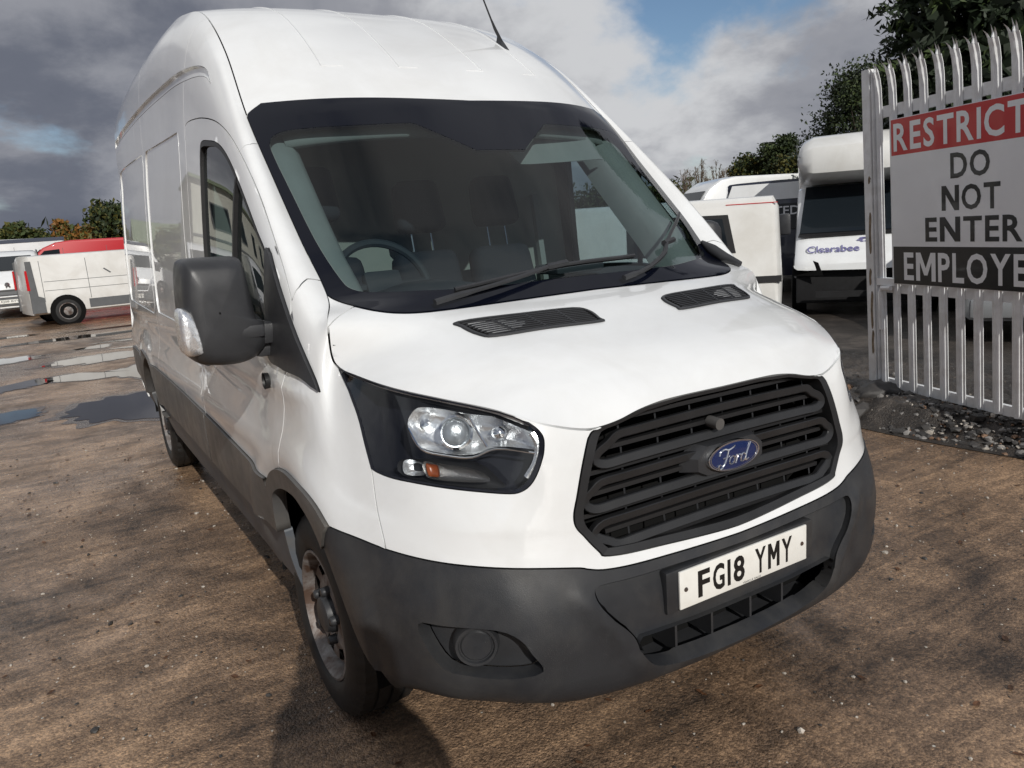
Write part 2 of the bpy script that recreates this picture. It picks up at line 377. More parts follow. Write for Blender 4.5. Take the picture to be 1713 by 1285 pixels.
# T: centre profile for stations u=3..NU-1
TC=[(.125,1.10),(.185,1.16),(.27,1.212),(.37,1.253),(.475,1.288),(.575,1.322),(.70,1.355),(.80,1.437),
    (1.0,1.62),(1.23,1.85),(1.475,2.092),(1.79,2.33),(2.25,2.597),(2.9,2.785),(4.0,2.855),(5.2,2.865),(5.95,2.845)]
TP=[2.5,2.6,2.9,3.5,4.0,4.3,3.6,2.2, 2.2,2.2,2.6,2.8,3,3.2,3.2,3.2,3.2]
TC=np.array(TC); TP=np.array(TP,float)
NT=len(TC); assert NT==NU-3
K=9; ts=np.linspace(0,1,K)
Tg=np.zeros((NT,K,3))
for i in range(NT):
    E=Wg[i+3,12]; w=ts**TP[i]
    Tg[i,:,0]=E[0]*ts; Tg[i,:,1]=TC[i,0]+(E[1]-TC[i,0])*w; Tg[i,:,2]=TC[i,1]+(E[2]-TC[i,1])*w
# front row (station 0) matches W top row u 0..3
_h=Tg[0,:,0]; 
def _wtop(h):
    us=np.linspace(0,3,400); P=Wsurf(us,np.full(400,12.)); 
    return np.stack([np.interp(h,P[:,0],P[:,k]) for k in range(3)],-1)
Tg[0]=_wtop(_h)
cht=np.linalg.norm(Tg[1:]-Tg[:-1],axis=2).mean(1); UT=np.concatenate([[0],np.cumsum(cht)])
# keep edge exactly same parametrisation as W edge: use W spacing for tangents at edge
BRK=[6,10]  # tangent breaks at glass bottom, glass top
TT=np.zeros((2,)+Tg.shape)  # in/out tangents
segs=[0]+BRK+[NT-1]
for a,b in zip(segs[:-1],segs[1:]):
    tt=bessel(UT[a:b+1],Tg[a:b+1])
    TT[1,a:b+1]=tt; 
    TT[0,a+1:b+1]=tt[1:]
for a,b in zip(segs[:-1],segs[1:]):
    tt=bessel(UT[a:b+1],Tg[a:b+1]); TT[1,a:b]=tt[:-1]; TT[0,a+1:b+1]=tt[1:]
def Tsurf0(s,t):
    """s station units 0..NT-1, t 0..1 across (0 centre)"""
    s=np.asarray(s,float); t=np.asarray(t,float)
    i=np.clip(np.floor(s).astype(int),0,NT-2); uu=np.interp(s,np.arange(NT),UT)
    h=UT[i+1]-UT[i]; q=((uu-UT[i])/h)[:,None,None]; h=h[:,None,None]
    rows=(2*q**3-3*q**2+1)*Tg[i]+(q**3-2*q**2+q)*h*TT[1,i]+(-2*q**3+3*q**2)*Tg[i+1]+(q**3-q**2)*h*TT[0,i+1]
    x=np.clip(t,0,1)*(K-1); j=np.clip(np.floor(x).astype(int),0,K-2); f=(x-j)[:,None]; n=np.arange(len(s))
    Tv=np.zeros_like(rows); Tv[:,1:-1]=(rows[:,2:]-rows[:,:-2])/2
    Tv[:,0]=0; Tv[:,0,0]=rows[:,1,0]; Tv[:,-1]=1.5*(rows[:,-1]-rows[:,-2])-.5*Tv[:,-2]
    return (2*f**3-3*f**2+1)*rows[n,j]+(f**3-2*f**2+f)*Tv[n,j]+(-2*f**3+3*f**2)*rows[n,j+1]+(f**3-f**2)*Tv[n,j+1]

_es=np.linspace(0,NT-1,(NT-1)*40+1)
_ec=Wsurf(_es+3,np.full(len(_es),12.))-Tsurf0(_es,np.ones(len(_es)))
def Tsurf(s,t):
    """t in [-1,1], negative = image left (x<0)"""
    s=np.asarray(s,float); t=np.asarray(t,float); P=Tsurf0(s,np.abs(t))
    c=np.stack([np.interp(s,_es,_ec[:,k]) for k in range(3)],-1)
    P=P+c*(np.abs(t)**4)[:,None]
    P[:,0]*=np.where(t<0,-1,1); return P
OUT = {
  'headlight': [(7.838, 12.0), (7.05, 12.0), (6.35, 12.0), (5.675, 11.925), (5.075, 11.875), (4.488, 11.925), (3.875, 12.0), (3.325, 12.0), (2.963, 12.0), (2.85, 11.475), (2.875, 10.95), (3.012, 9.75), (3.35, 8.525), (3.613, 7.975), (3.963, 7.775), (4.775, 7.8), (5.738, 7.875), (6.425, 7.9), (7.05, 8.075), (7.113, 9.0), (7.188, 10.2), (7.375, 11.15)],
  'grille': [(0.0, 11.675), (0.588, 11.475), (1.138, 11.6), (1.612, 12.0), (1.85, 12.0), (1.95, 11.525), (2.162, 9.625), (2.388, 7.65), (2.525, 6.5), (2.463, 5.775), (2.25, 4.75), (1.988, 4.125), (1.838, 4.025), (1.062, 3.95), (0.188, 3.875), (0.0, 3.825)],
  'bumptop': [(8.325, 3.925), (7.663, 3.95), (7.038, 3.95), (6.238, 3.975), (5.413, 3.975), (3.912, 3.95), (2.675, 3.85), (2.363, 3.775), (2.05, 3.725), (1.25, 3.675), (0.363, 3.65)],
  'shut': [(7.05, 8.075), (7.075, 6.075), (7.038, 3.975)],
  'opening': [(1.675, 2.05), (1.6, 1.725), (1.4, 1.35), (0.8, 0.725), (0.413, 0.9)],
  'fog': [(6.525, 2.675), (5.988, 2.725), (4.762, 2.75), (4.225, 2.575), (3.975, 2.275), (3.725, 1.875), (4.588, 1.725), (5.425, 1.725), (6.038, 1.8), (6.4, 2.25)],
  'archout': [(10.913, 3.5), (10.675, 3.925), (10.188, 4.3), (9.675, 4.45), (9.038, 4.475), (8.6, 4.3), (8.325, 3.925)],
  'archin': [(10.688, 3.025), (10.612, 3.425), (10.138, 3.85), (9.325, 4.0), (8.975, 3.75), (8.712, 3.325), (8.475, 2.625), (8.2, 1.875), (7.638, 1.625)],
  'bumplow': [(7.638, 1.625), (6.762, 1.3), (5.35, 1.2), (3.9, 1.25), (2.2, 0.5), (1.425, 1.2)],
  'clad': [(18.112, 3.975), (16.55, 4.225), (14.1, 3.925), (11.888, 3.775), (10.8, 3.7)],
  'cladb': [(16.85, 2.15), (13.712, 1.675), (10.913, 1.975)],
  'sail': [(10.838, 8.925), (10.4, 8.625), (9.65, 8.575), (8.763, 8.7), (9.525, 7.4), (10.538, 6.325)],
  'doorA': [(14.513, 8.975), (13.5, 9.125), (12.913, 9.45), (12.325, 9.6), (11.338, 9.9), (10.538, 9.575), (10.112, 9.225)],
  'win': [(13.962, 8.425), (13.538, 8.5), (12.938, 8.675), (12.413, 8.65), (11.25, 8.3), (10.775, 8.35)],
  'T_glassbot': [(7.062, 0.995), (6.775, 0.955), (6.525, 0.91), (6.2, 0.83), (6.05, 0.755), (5.962, 0.635), (5.962, 0.505), (6.025, 0.26), (6.062, 0.015)],
  'T_glasstop': [(10.013, 0.995), (10.125, 0.965), (10.163, 0.935), (10.075, 0.64), (10.05, 0.28)],
  'T_frit': [(9.562, 0.96), (9.663, 0.935), (9.7, 0.875), (9.638, 0.59), (9.612, 0.36), (9.35, 0.255), (9.138, 0.16), (9.1, 0.01), (9.188, 0.0), (9.25, 0.0)],
  'T_frit_l': [(9.438, 0.96), (8.725, 0.955), (7.962, 0.95), (7.288, 0.925), (7.05, 0.915), (6.9, 0.795), (6.762, 0.67), (6.588, 0.475), (6.613, 0.22), (6.613, 0.0)],
  'T_vent': [(5.125, 0.63), (4.888, 0.15), (3.762, 0.18), (3.938, 0.605)],
  'T_roofA': [(10.35, 0.895), (10.688, 0.63), (10.7, 0.575)],
  'r_main': [(5.938, 10.5), (5.788, 11.05), (5.55, 11.425), (5.062, 11.525), (4.525, 11.525), (3.788, 11.675), (3.15, 11.675), (2.963, 10.975), (3.0, 10.275), (3.2, 10.3), (4.025, 10.025), (4.575, 9.5), (5.225, 9.4), (5.725, 9.525), (5.888, 9.95)],
  'r_small': [(6.262, 8.65), (6.138, 8.85), (5.925, 8.875), (5.738, 8.775), (5.725, 8.35), (6.0, 8.175), (6.275, 8.2)],
  'r_amber': [(5.725, 8.9), (5.262, 8.9), (4.562, 8.775), (4.288, 8.275), (5.075, 8.15), (5.712, 8.2)],
  'proj': [(5.075, 10.45)],
}
# ------------------------------------------------------------------ the large white van
VAN_LOC = (0, 3.0, 0); VOFF = (0, -3.0, 0)
van = thing('panel_van', 'large white high roof panel van with black bumper parked in the foreground', 'van', VAN_LOC)
def sstep(a, b, x):
    t = np.clip((x-a)/(b-a), 0, 1); return t*t*(3-2*t)
def gauss(x, w): return np.exp(-(x/w)**2)
def Wdisp(P):
    h, y, z = P[:, 0], P[:, 1], P[:, 2]; d = np.zeros(len(P))
    # bumper: recessed middle between the two corner bulges
    hc = np.interp(z, [.33, .38, .475, .55, .62, .66, .70], [.33, .35, .405, .455, .515, .535, .53])
    front = (y < .45)
    d += np.where(front, .012*gauss(h-hc-.03, .03)*sstep(.69, .62, z)*sstep(.36, .42, z), 0)
    side_ = sstep(1.15, 1.5, y)
    d += side_*.014*gauss(z-.90, .035)                             # fold above the cladding
    d -= side_*.010*gauss(z-1.06, .06)
    # flare round the front arch
    r = np.hypot(y-1.0, z-.36); d += np.where(y > .45, .016*gauss(r-.56, .07)*sstep(.3, .5, z), 0)
    r = np.hypot(y-4.773, z-.36); d += .014*gauss(r-.58, .07)*sstep(.3, .5, z)
    # crease from the wing to the door, under the mirror
    d += .012*gauss(z-(1.14+.03*(y-1)), .03)*sstep(.75, .95, y)*sstep(2.6, 2.3, y)
    return d
def Weval(u, v, off=0., disp=True):
    u = np.asarray(u, float); v = np.asarray(v, float); e = 2e-3
    P = Wsurf(u, v)
    ua, ub = np.clip(u-e, 0, NU-1), np.clip(u+e, 0, NU-1); va, vb = np.clip(v-e, 0, 12), np.clip(v+e, 0, 12)
    n = np.cross(Wsurf(ub, v)-Wsurf(ua, v), Wsurf(u, vb)-Wsurf(u, va)); n /= np.linalg.norm(n, axis=1)[:, None]+1e-12
    n[u < 1e-6, 0] = 0
    o = (Wdisp(P) if disp else 0)+off
    return P+n*np.reshape(o, (-1, 1)) if np.ndim(o) else P+n*o, n
def Teval(s, t, off=0.):
    s = np.asarray(s, float); t = np.asarray(t, float); e = 2e-3
    P = Tsurf(s, t); sa, sb = np.clip(s-e, 0, NT-1), np.clip(s+e, 0, NT-1); ta, tb = np.clip(t-e, -1, 1), np.clip(t+e, -1, 1)
    n = np.cross(Tsurf(s, tb)-Tsurf(s, ta), Tsurf(sb, t)-Tsurf(sa, t)); n /= np.linalg.norm(n, axis=1)[:, None]+1e-12
    return P+n*off, n
VS = .11
def uv2xy(p): p = np.asarray(p, float); return np.stack([np.interp(p[:, 0], np.arange(NU), UW), p[:, 1]*VS], -1)
def xy2uv(q): return np.interp(q[:, 0], UW, np.arange(NU)), q[:, 1]/VS
def dens(p, step, closed=True):
    p = np.asarray(p, float); o = []
    for i in range(len(p) if closed else len(p)-1):
        a, b = p[i], p[(i+1) % len(p)]; n = max(1, int(np.ceil(np.linalg.norm(b-a)/step)))
        o += [a+(b-a)*k/n for k in range(n)]
    if not closed: o.append(p[-1])
    return np.array(o)
def cdt_regions(grid, polys, default, eps=2e-5):
    """polys: list of (name, closed polygon in 2-D) by priority. returns verts2d, tris, region index array"""
    allp = np.concatenate([dens(p, .006) for _, p in polys]); kd = KDTree(len(allp))
    for i, q in enumerate(allp): kd.insert((q[0], q[1], 0), i)
    kd.balance(); lo, hi = grid.min(0), grid.max(0)
    bd = ((np.abs(grid-lo) < 1e-6) | (np.abs(grid-hi) < 1e-6)).any(1)
    grid = grid[[bool(bd[i]) or kd.find((g[0], g[1], 0))[2] > .0085 for i, g in enumerate(grid)]]
    pts = [grid]; edges = []; b = len(grid)
    for nme, p in polys:
        n = len(p); pts.append(p); edges += [(b+i, b+(i+1) % n) for i in range(n)]; b += n
    vin = [Vector((float(x), float(y))) for x, y in np.concatenate(pts)]
    vo, eo, fo, *_ = delaunay_2d_cdt(vin, edges, [], 0, eps)
    V = np.array([v[:] for v in vo]); F = np.array([f for f in fo if len(f) == 3])
    c = V[F].mean(1); reg = np.full(len(F), -1)
    for k, (nme, p) in enumerate(polys):
        m = (reg < 0); reg[np.where(m)[0][inside(c[m], p)]] = k
    A = V[F]; ar = (A[:, 1, 0]-A[:, 0, 0])*(A[:, 2, 1]-A[:, 0, 1])-(A[:, 1, 1]-A[:, 0, 1])*(A[:, 2, 0]-A[:, 0, 0])
    F[ar < 0] = F[ar < 0][:, ::-1]
    ok = np.abs(ar) > 1e-9
    return V, F[ok], reg[ok]
def panel(name, V, F, m, parent=None, gap=.0022, depth=.016, flip=False, keep=None, off=VOFF, sharp=None, mirror=False):
    """a sheet-metal panel: surface, small panel gap and a folded flange round its edge"""
    bm = bmesh.new(); idx = np.unique(F); mp = {i: bm.verts.new(V[i]) for i in idx}
    for f in F:
        t = [mp[i] for i in f]
        try: bm.faces.new(t[::-1] if flip else t)
        except ValueError: pass
    if mirror:
        g = bmesh.ops.duplicate(bm, geom=bm.verts[:]+bm.edges[:]+bm.faces[:]); nv = [x for x in g['geom'] if isinstance(x, bmesh.types.BMVert)]
        for v in nv: v.co.x = -v.co.x
        bmesh.ops.reverse_faces(bm, faces=[x for x in g['geom'] if isinstance(x, bmesh.types.BMFace)])
        bmesh.ops.remove_doubles(bm, verts=[v for v in bm.verts if abs(v.co.x) < 1e-3], dist=1e-3)
    bmesh.ops.remove_doubles(bm, verts=bm.verts[:], dist=5e-5)
    bm.normal_update()
    be = [e for e in bm.edges if len(e.link_faces) == 1]
    if depth:
        nrm = {}; mv = {}
        for v in {v for e in be for v in e.verts}:
            d = Vector((0, 0, 0))
            for e in v.link_edges:
                if len(e.link_faces) == 1:
                    f = e.link_faces[0]; ed = (e.other_vert(v).co-v.co); q = f.calc_center_median()-v.co; q = q-ed*(q.dot(ed)/max(ed.length_squared, 1e-12)); d += q.normalized()
            n = v.normal.copy(); d -= n*d.dot(n); nrm[v] = n
            if d.length > 1e-6: mv[v] = d.normalized()*gap
        for v, d in mv.items(): v.co += d
        r = bmesh.ops.extrude_edge_only(bm, edges=be)
        nv = [x for x in r['geom'] if isinstance(x, bmesh.types.BMVert)]
        for v in nv:
            o = [e.other_vert(v) for e in v.link_edges if e.other_vert(v) in nrm]
            if o: v.co -= nrm[o[0]]*depth
        for e in be: e.smooth = False
    return from_bm(name, bm, m, parent, True, off)

# ---- W sheet: nose, wings, doors, sides
O = {k: np.array(v, float) for k, v in OUT.items()}
def cr(p, n=5, closed=False): return smooth_path(p, closed, n)
gl = np.array([(0, 12), (.588, 12), (1.138, 12), (1.612, 12), (1.80, 12)])
grille_o = np.vstack([gl, cr([(1.80, 12), (1.93, 11.75), (2.0, 11.2), (2.162, 9.7), (2.388, 7.65), (2.515, 6.5), (2.463, 5.7), (2.25, 4.8), (2.05, 4.25), (1.9, 4.07), (1.062, 3.95), (0.3, 3.87), (0, 3.85)], 5)])
head_o = np.vstack([[(7.84, 12), (7.05, 12), (6.35, 12), (5.675, 12), (5.075, 12), (4.488, 12), (3.875, 12), (3.45, 12)], cr([(3.45, 12), (3.15, 11.9), (2.95, 11.65), (2.86, 11.2), (2.89, 10.6), (3.012, 9.75), (3.30, 8.6), (3.60, 7.98), (3.963, 7.78), (4.775, 7.8), (5.738, 7.86), (6.425, 7.92), (7.05, 8.07)], 4), cr([(7.05, 8.07), (7.113, 9.0), (7.2, 10.2), (7.42, 11.2)], 4)])
bump_c = cr([(0, 3.64), (.363, 3.65), (1.25, 3.675), (2.05, 3.74), (2.363, 3.8), (2.675, 3.87), (3.912, 3.95), (5.413, 3.97), (6.238, 3.97), (7.038, 3.95), (7.663, 3.95), (8.325, 3.925)], 4)
arch_o = cr([(10.98, 2.0), (10.96, 2.8), (10.90, 3.45), (10.65, 3.95), (10.188, 4.3), (9.675, 4.45), (9.1, 4.45), (8.65, 4.28), (8.325, 3.925)], 4)
arch_i = cr([(10.76, 0.), (10.75, 1.0), (10.74, 2.0), (10.69, 2.9), (10.56, 3.45), (10.138, 3.85), (9.65, 3.98), (9.325, 3.97), (8.975, 3.75), (8.712, 3.325), (8.475, 2.625), (8.2, 1.875), (7.85, 1.5), (7.6, 1.2), (7.5, .6), (7.45, 0.)], 4)
openg = np.array([(0, 2.12), (.8, 2.12), (1.62, 2.16)]); openg = np.vstack([openg, cr([(1.70, 2.05), (1.62, 1.74), (1.42, 1.42), (.95, 1.26), (.4, 1.18), (0, 1.16)], 4)])
fog = cr(O['fog'], 3, True)
sail = cr([(10.86, 8.9), (10.4, 8.68), (9.65, 8.6), (8.80, 8.78), (8.80, 8.6), (9.525, 7.38), (10.2, 6.5), (10.50, 6.30), (10.62, 6.5), (10.74, 7.6)], 3, True)
door_top = cr([(10.112, 9.225), (10.538, 9.575), (11.338, 9.9), (12.0, 9.78), (12.6, 9.55), (13.1, 9.3), (13.6, 9.12), (14.2, 9.02), (14.75, 8.98), (14.86, 8.8)], 4)
door_p = np.vstack([[(10.16, 1.9), (10.14, 4.23), (10.05, 5.18), (10.02, 6.15), (10.0, 7.6), (10.03, 8.8)], door_top, [(14.87, 6), (14.87, 1.9)]])
win_o = cr([(10.84, 8.36), (10.74, 7.6), (10.66, 6.62), (10.75, 6.42), (12.2, 6.3), (13.85, 6.22), (14.03, 6.4), (14.05, 7.6), (14.03, 8.3), (13.92, 8.47), (13.538, 8.52), (13.0, 8.62), (12.413, 8.62), (11.7, 8.47), (11.25, 8.38)], 4, True)
def clad_top(u): return np.interp(u, [10.8, 12, 14.1, 16.5, 18.1, 19], [3.75, 3.83, 3.96, 4.08, 4.05, 4.0])
def clad_bot(u): return np.interp(u, [10.8, 12, 14.1, 16.5, 19], [1.95, 1.85, 1.8, 1.85, 1.9])
def yz_uv(y, z):
    """side: nearest (u,v) for a (y,z)"""
    y = np.asarray(y, float); z = np.asarray(z, float); us = np.interp(y, Wg[10:, 3, 1], np.arange(10, NU)); vv = np.linspace(0, 11.9, 400); v = np.zeros(len(us))
    for _ in range(4):
        for k, (u, zz) in enumerate(zip(us, z)): v[k] = np.interp(zz, Wsurf(np.full(400, u), vv)[:, 2], vv)
        e = 1e-3; P = Wsurf(us, v); dy = (Wsurf(np.minimum(us+e, NU-1), v)-Wsurf(np.minimum(us+e, NU-1)-2*e, v))[:, 1]/(2*e); us = np.clip(us+(y-P[:, 1])/np.maximum(dy, .05), 9, NU-1)
    return np.stack([us, v], -1)
an = np.linspace(0, math.pi, 25)
rin = yz_uv(4.773-.475*np.cos(an), .36+.475*np.sin(an)); rin[0, 1] = 0; rin[-1, 1] = 0
rout = yz_uv(4.773-.545*np.cos(an), .37+.53*np.sin(an))
rout = rout[rout[:, 1] > 1.0]
cu_a = np.linspace(10.9, 14.85, 30); cu_b = np.linspace(14.89, 19, 40)
def strip(us): return np.vstack([np.stack([us, clad_top(us)], -1), np.stack([us, clad_bot(us)], -1)[::-1]])
sy_ = np.array([1.97, 2.03, 2.10, 2.2, 2.4, 2.7, 3.2, 3.85, 4.6, 5.4, 5.9]); sz_ = np.array([2.235, 2.275, 2.30, 2.32, 2.345, 2.372, 2.40, 2.428, 2.448, 2.466, 2.472]); sw_ = np.array([.004, .012, .018, .022, .025, .026, .027, .028, .028, .028, .028])
_y = np.linspace(1.97, 5.9, 70); sz_ = interp(sy_, sz_, _y); sw_ = np.interp(_y, sy_, sw_); sy_ = _y
swage = np.vstack([yz_uv(sy_, sz_+sw_), yz_uv(sy_[::-1], (sz_-sw_)[::-1])])
def press(y0, y1):
    yy = np.linspace(y0+.05, y1-.05, 14); zt = np.interp(yy, [2.4, 3.8, 5.3, 6], [2.125, 2.185, 2.235, 2.24])
    c = [(y1-.004, zt[-1]-.05), (y1, zt[-1]-.2), (y1, 1.27), (y1-.05, 1.22), (y0+.05, 1.20), (y0, 1.25), (y0, zt[0]-.2), (y0+.006, zt[0]-.05), (y0+.02, zt[0]-.012)]
    p = np.vstack([np.stack([yy, zt], -1), c]); return yz_uv(p[:, 0], p[:, 1])
W_REG = [
 ('arch_hole', np.vstack([arch_i])), ('rear_hole', rin), ('grille', grille_o), ('headlight', head_o), ('opening', openg), ('fog', fog),
 ('arch_trim', np.vstack([arch_o, [(8.95, 2.9), (9.6, 3.2), (10.2, 2.9), (10.5, 2.0)]])), ('rear_trim', np.vstack([rout, [(18.05, 1.2), (17.6, 2.0), (17.1, 1.2)]])),
 ('bumper_mid', np.vstack([[(0, 3.42), (1.2, 3.44), (2.0, 3.46)], cr([(2.0, 3.46), (2.30, 3.42), (2.36, 3.25), (2.25, 3.0), (1.95, 2.62), (1.75, 2.25), (1.68, 1.9)], 4), [(1.5, 1.5), (0, 1.5)]])),
 ('bumper', np.vstack([[(0, 0)], bump_c, [(8.95, 2.9), (8.95, 0)]])),
 ('door_clad', strip(cu_a)), ('side_clad', strip(cu_b)),
 ('sill', np.array([(10.7, 0), (19, 0), (19, 2.6), (10.55, 2.6)])),
 ('sail', sail), ('window', win_o), ('door', door_p),
 ('swage', swage), ('press_a', press(2.62, 3.93)), ('press_b', press(4.05, 5.80)),
 ('fascia', np.vstack([[(0, 3)], [(0, 12), (3, 12), (7.0, 12)], cr([(7.05, 8.07), (7.075, 6.05), (7.038, 3.95)], 4), [(7.03, 3)]])),
 ('wing', np.array([(6.9, 2.0), (6.9, 12), (10.36, 12), (10.30, 11.0), (10.16, 10.15), (10.09, 9.25), (10.4, 8.9), (10.4, 6), (10.4, 4.2), (10.9, 4), (10.9, 2)])),
 ('pillar', np.array([(9.9, 8.8), (9.9, 12), (12.56, 12), (12.42, 11), (12.36, 10), (12.33, 8.8)])),
 ('cantrail', np.array([(12.0, 8.6), (12.0, 12), (14.9, 12), (14.9, 8.6)])),
 ('side_front', np.array([(14.6, 2), (14.6, 12), (17.0, 12), (17.0, 2)])),
 ('side_rear', np.array([(16.8, 0), (16.8, 12), (19, 12), (19, 0)])),
]
for k_, (n_, p_) in enumerate(W_REG):
    q = np.array(p_, float); q[:, 0] = np.clip(q[:, 0], 0, NU-1); q[:, 1] = np.clip(q[:, 1], 0, 12); W_REG[k_] = (n_, dens(uv2xy(q), .03))
gx = np.concatenate([np.arange(0, UW[11], .021), np.arange(UW[11], UW[15], .03), np.arange(UW[15], UW[-1], .055), [UW[-1]]])
gy = np.arange(0, 12*VS+1e-6, VS*.2)
gg = np.stack(np.meshgrid(gx, gy, indexing='ij'), -1).reshape(-1, 2)
jit = (gg[:, 0] > 1e-6) & (gg[:, 0] < UW[-1]-1e-6) & (gg[:, 1] > 1e-6) & (gg[:, 1] < 12*VS-1e-6)
gg[jit] += RNG.uniform(-1e-4, 1e-4, (jit.sum(), 2))
WV, WF, WR = cdt_regions(gg, W_REG, None)
Wu, Wv = xy2uv(WV); Wu = np.clip(Wu, 0, NU-1); Wv = np.clip(Wv, 0, 12)
WP, WN = Weval(Wu, Wv)
RI = {n: i for i, (n, _) in enumerate(W_REG)}
def wtris(*names): return WF[np.isin(WR, [RI[n] for n in names])]
MIR = np.array([-1, 1, 1])
def wpart(obj, reg, m, off=0., both=False, gap=.0022, depth=.016, parent=van, label=None):
    F = wtris(*(reg if isinstance(reg, (list, tuple)) else [reg])); V = WP+WN*off; r = []
    if both: r.append(panel(obj, V, F, m, parent, gap, depth, mirror=True))
    else:
        for sg in (-1, 1): r.append(panel(obj, V*np.array([sg, 1, 1]), F, m, parent, gap, depth, flip=sg < 0))
    if label: r[0]['label'] = label
    return r
wpart('nose_panel', 'fascia', 'paint', both=True, gap=.003)
wpart('front_bumper', 'bumper', 'bumper', both=True, off=.004, depth=.05, gap=.001)
wpart('bumper_centre', 'bumper_mid', 'bumper', both=True, off=-.016, depth=-.018, gap=0)
wpart('wing', 'wing', 'paint', gap=.0028)
DOOR = wpart('door', 'door', 'paint', depth=.03, gap=.003)
wpart('pillar_panel', 'pillar', 'paint', gap=.0014)
wpart('cantrail_panel', 'cantrail', 'paint', gap=.0014)
wpart('side_panel', 'side_front', 'paint', gap=.0016)
wpart('side_panel', 'side_rear', 'paint', gap=.0016)
wpart('roof_swage', 'swage', 'paint', off=-.013, depth=-.014, gap=0)
wpart('pressed_panel', 'press_a', 'paint', off=-.005, depth=-.006, gap=0)
wpart('pressed_panel', 'press_b', 'paint', off=-.005, depth=-.006, gap=0)
wpart('wheel_arch_trim', 'arch_trim', 'clad', off=.012, depth=.05, gap=.001)
wpart('wheel_arch_trim', 'rear_trim', 'clad', off=.012, depth=.05, gap=.001)
wpart('door_cladding', 'door_clad', 'clad', off=.011, depth=.02, gap=.002)
wpart('side_cladding', 'side_clad', 'clad', off=.011, depth=.02, gap=.002)
wpart('sill', 'sill', 'sill', off=-.012, depth=.03, gap=0)
wpart('mirror_sail', 'sail', 'trim', off=.012, depth=.02, gap=.001)
wpart('fog_recess', 'fog', 'trim', off=-.05, depth=0)
wpart('inner_shell', ['fascia', 'wing', 'door', 'pillar', 'cantrail', 'side_front', 'side_rear', 'swage', 'press_a', 'press_b', 'door_clad', 'side_clad', 'arch_trim', 'rear_trim', 'sail', 'sill'], 'void', off=-.030, depth=0)

# ---- T sheet: bonnet, windscreen, roof
def t2xy(p): p = np.asarray(p, float); return np.stack([p[:, 1]*.88, np.interp(p[:, 0], np.arange(NT), UT)], -1)
def xy2t(q): return np.interp(q[:, 1], UT, np.arange(NT)), q[:, 0]/.88
gb = cr([(7.06, 1.0), (6.86, .968), (6.6, .92), (6.3, .855), (6.1, .78), (6.0, .68), (5.97, .52), (6.01, .26), (6.04, 0)], 5)
gt = cr([(10.0, 1.0), (10.06, .985), (10.16, .93)], 4).tolist()+cr([(10.16, .93), (10.12, .64), (10.06, .28), (10.03, 0)], 5)[1:].tolist(); gt = np.array(gt)
mirt = lambda p: np.stack([p[:, 0], -p[:, 1]], -1)
glass_o = np.vstack([gb, mirt(gb)[::-1][1:], mirt(np.array([(8, 1.), (9, 1.)])), mirt(gt), gt[::-1][1:], [(9, 1.), (8, 1.)]])
fi = np.vstack([[(9.12, 0), (9.12, .13), (9.60, .345)], cr([(9.62, .37), (9.638, .59), (9.68, .84), (9.65, .92), (9.54, .955), (9.3, .962), (8.725, .957), (7.962, .95), (7.35, .935), (7.1, .91), (6.95, .83), (6.78, .67), (6.62, .475), (6.60, .2), (6.60, 0)], 4)])
frit_i = np.vstack([fi, mirt(fi)[::-1][1:-1]])
bon = np.array([(0, -1), (0, 1), (3, 1), (6.0, 1.0), (6.3, .965), (6.62, .918), (6.62, -.918), (6.3, -.965), (6, -1), (3, -1)])
T_REG = [('glass_in', frit_i), ('frit', glass_o), ('bonnet', bon), ('cowl', np.array([(5.9, -1), (5.9, 1), (7.2, 1), (7.2, -1)])), ('roof', np.array([(8, -1), (8, 1), (16, 1), (16, -1)]))]
T_REG = [(n, dens(t2xy(np.clip(p, [0, -1], [NT-1, 1])), .03)) for n, p in T_REG]
gx = np.linspace(-.88, .88, 81); gy = np.concatenate([np.arange(0, UT[7], .02), np.arange(UT[7], UT[12], .03), np.arange(UT[12], UT[-1], .07), [UT[-1]]])
gg = np.stack(np.meshgrid(gx, gy, indexing='ij'), -1).reshape(-1, 2)
jit = (np.abs(gg[:, 0]) < .8799) & (gg[:, 1] > 1e-6) & (gg[:, 1] < UT[-1]-1e-6); gg[jit] += RNG.uniform(-1e-4, 1e-4, (jit.sum(), 2))
TV, TF, TR_ = cdt_regions(gg, T_REG, None)
Ts, Tt = xy2t(TV); TP_, TN_ = Teval(np.clip(Ts, 0, NT-1), np.clip(Tt, -1, 1))
TI = {n: i for i, (n, _) in enumerate(T_REG)}
def tpart(obj, reg, m, off=0., gap=.0022, depth=.016, parent=van):
    F = TF[np.isin(TR_, [TI[n] for n in (reg if isinstance(reg, (list, tuple)) else [reg])])]
    return panel(obj, TP_+TN_*off, F, m, parent, gap, depth, flip=False)
BON = tpart('bonnet', 'bonnet', 'paint', gap=.0035)
cF = TF[TR_ == TI['cowl']]
for sg in (-1, 1): panel('cowl_corner', TP_, cF[np.sign(TP_[cF].mean(1)[:, 0]) == sg], 'paint', van, .001)
ROOF = tpart('roof', 'roof', 'paint', gap=.004)
WS = tpart('windscreen', 'glass_in', 'glass', off=.004, gap=0, depth=0)
b_ = tpart('windscreen_border', 'frit', 'frit', off=.004, gap=.0015, depth=.012)
tpart('roof_lining', 'roof', 'void', off=-.03, depth=0)
tpart('bonnet_lining', 'bonnet', 'void', off=-.025, depth=0)
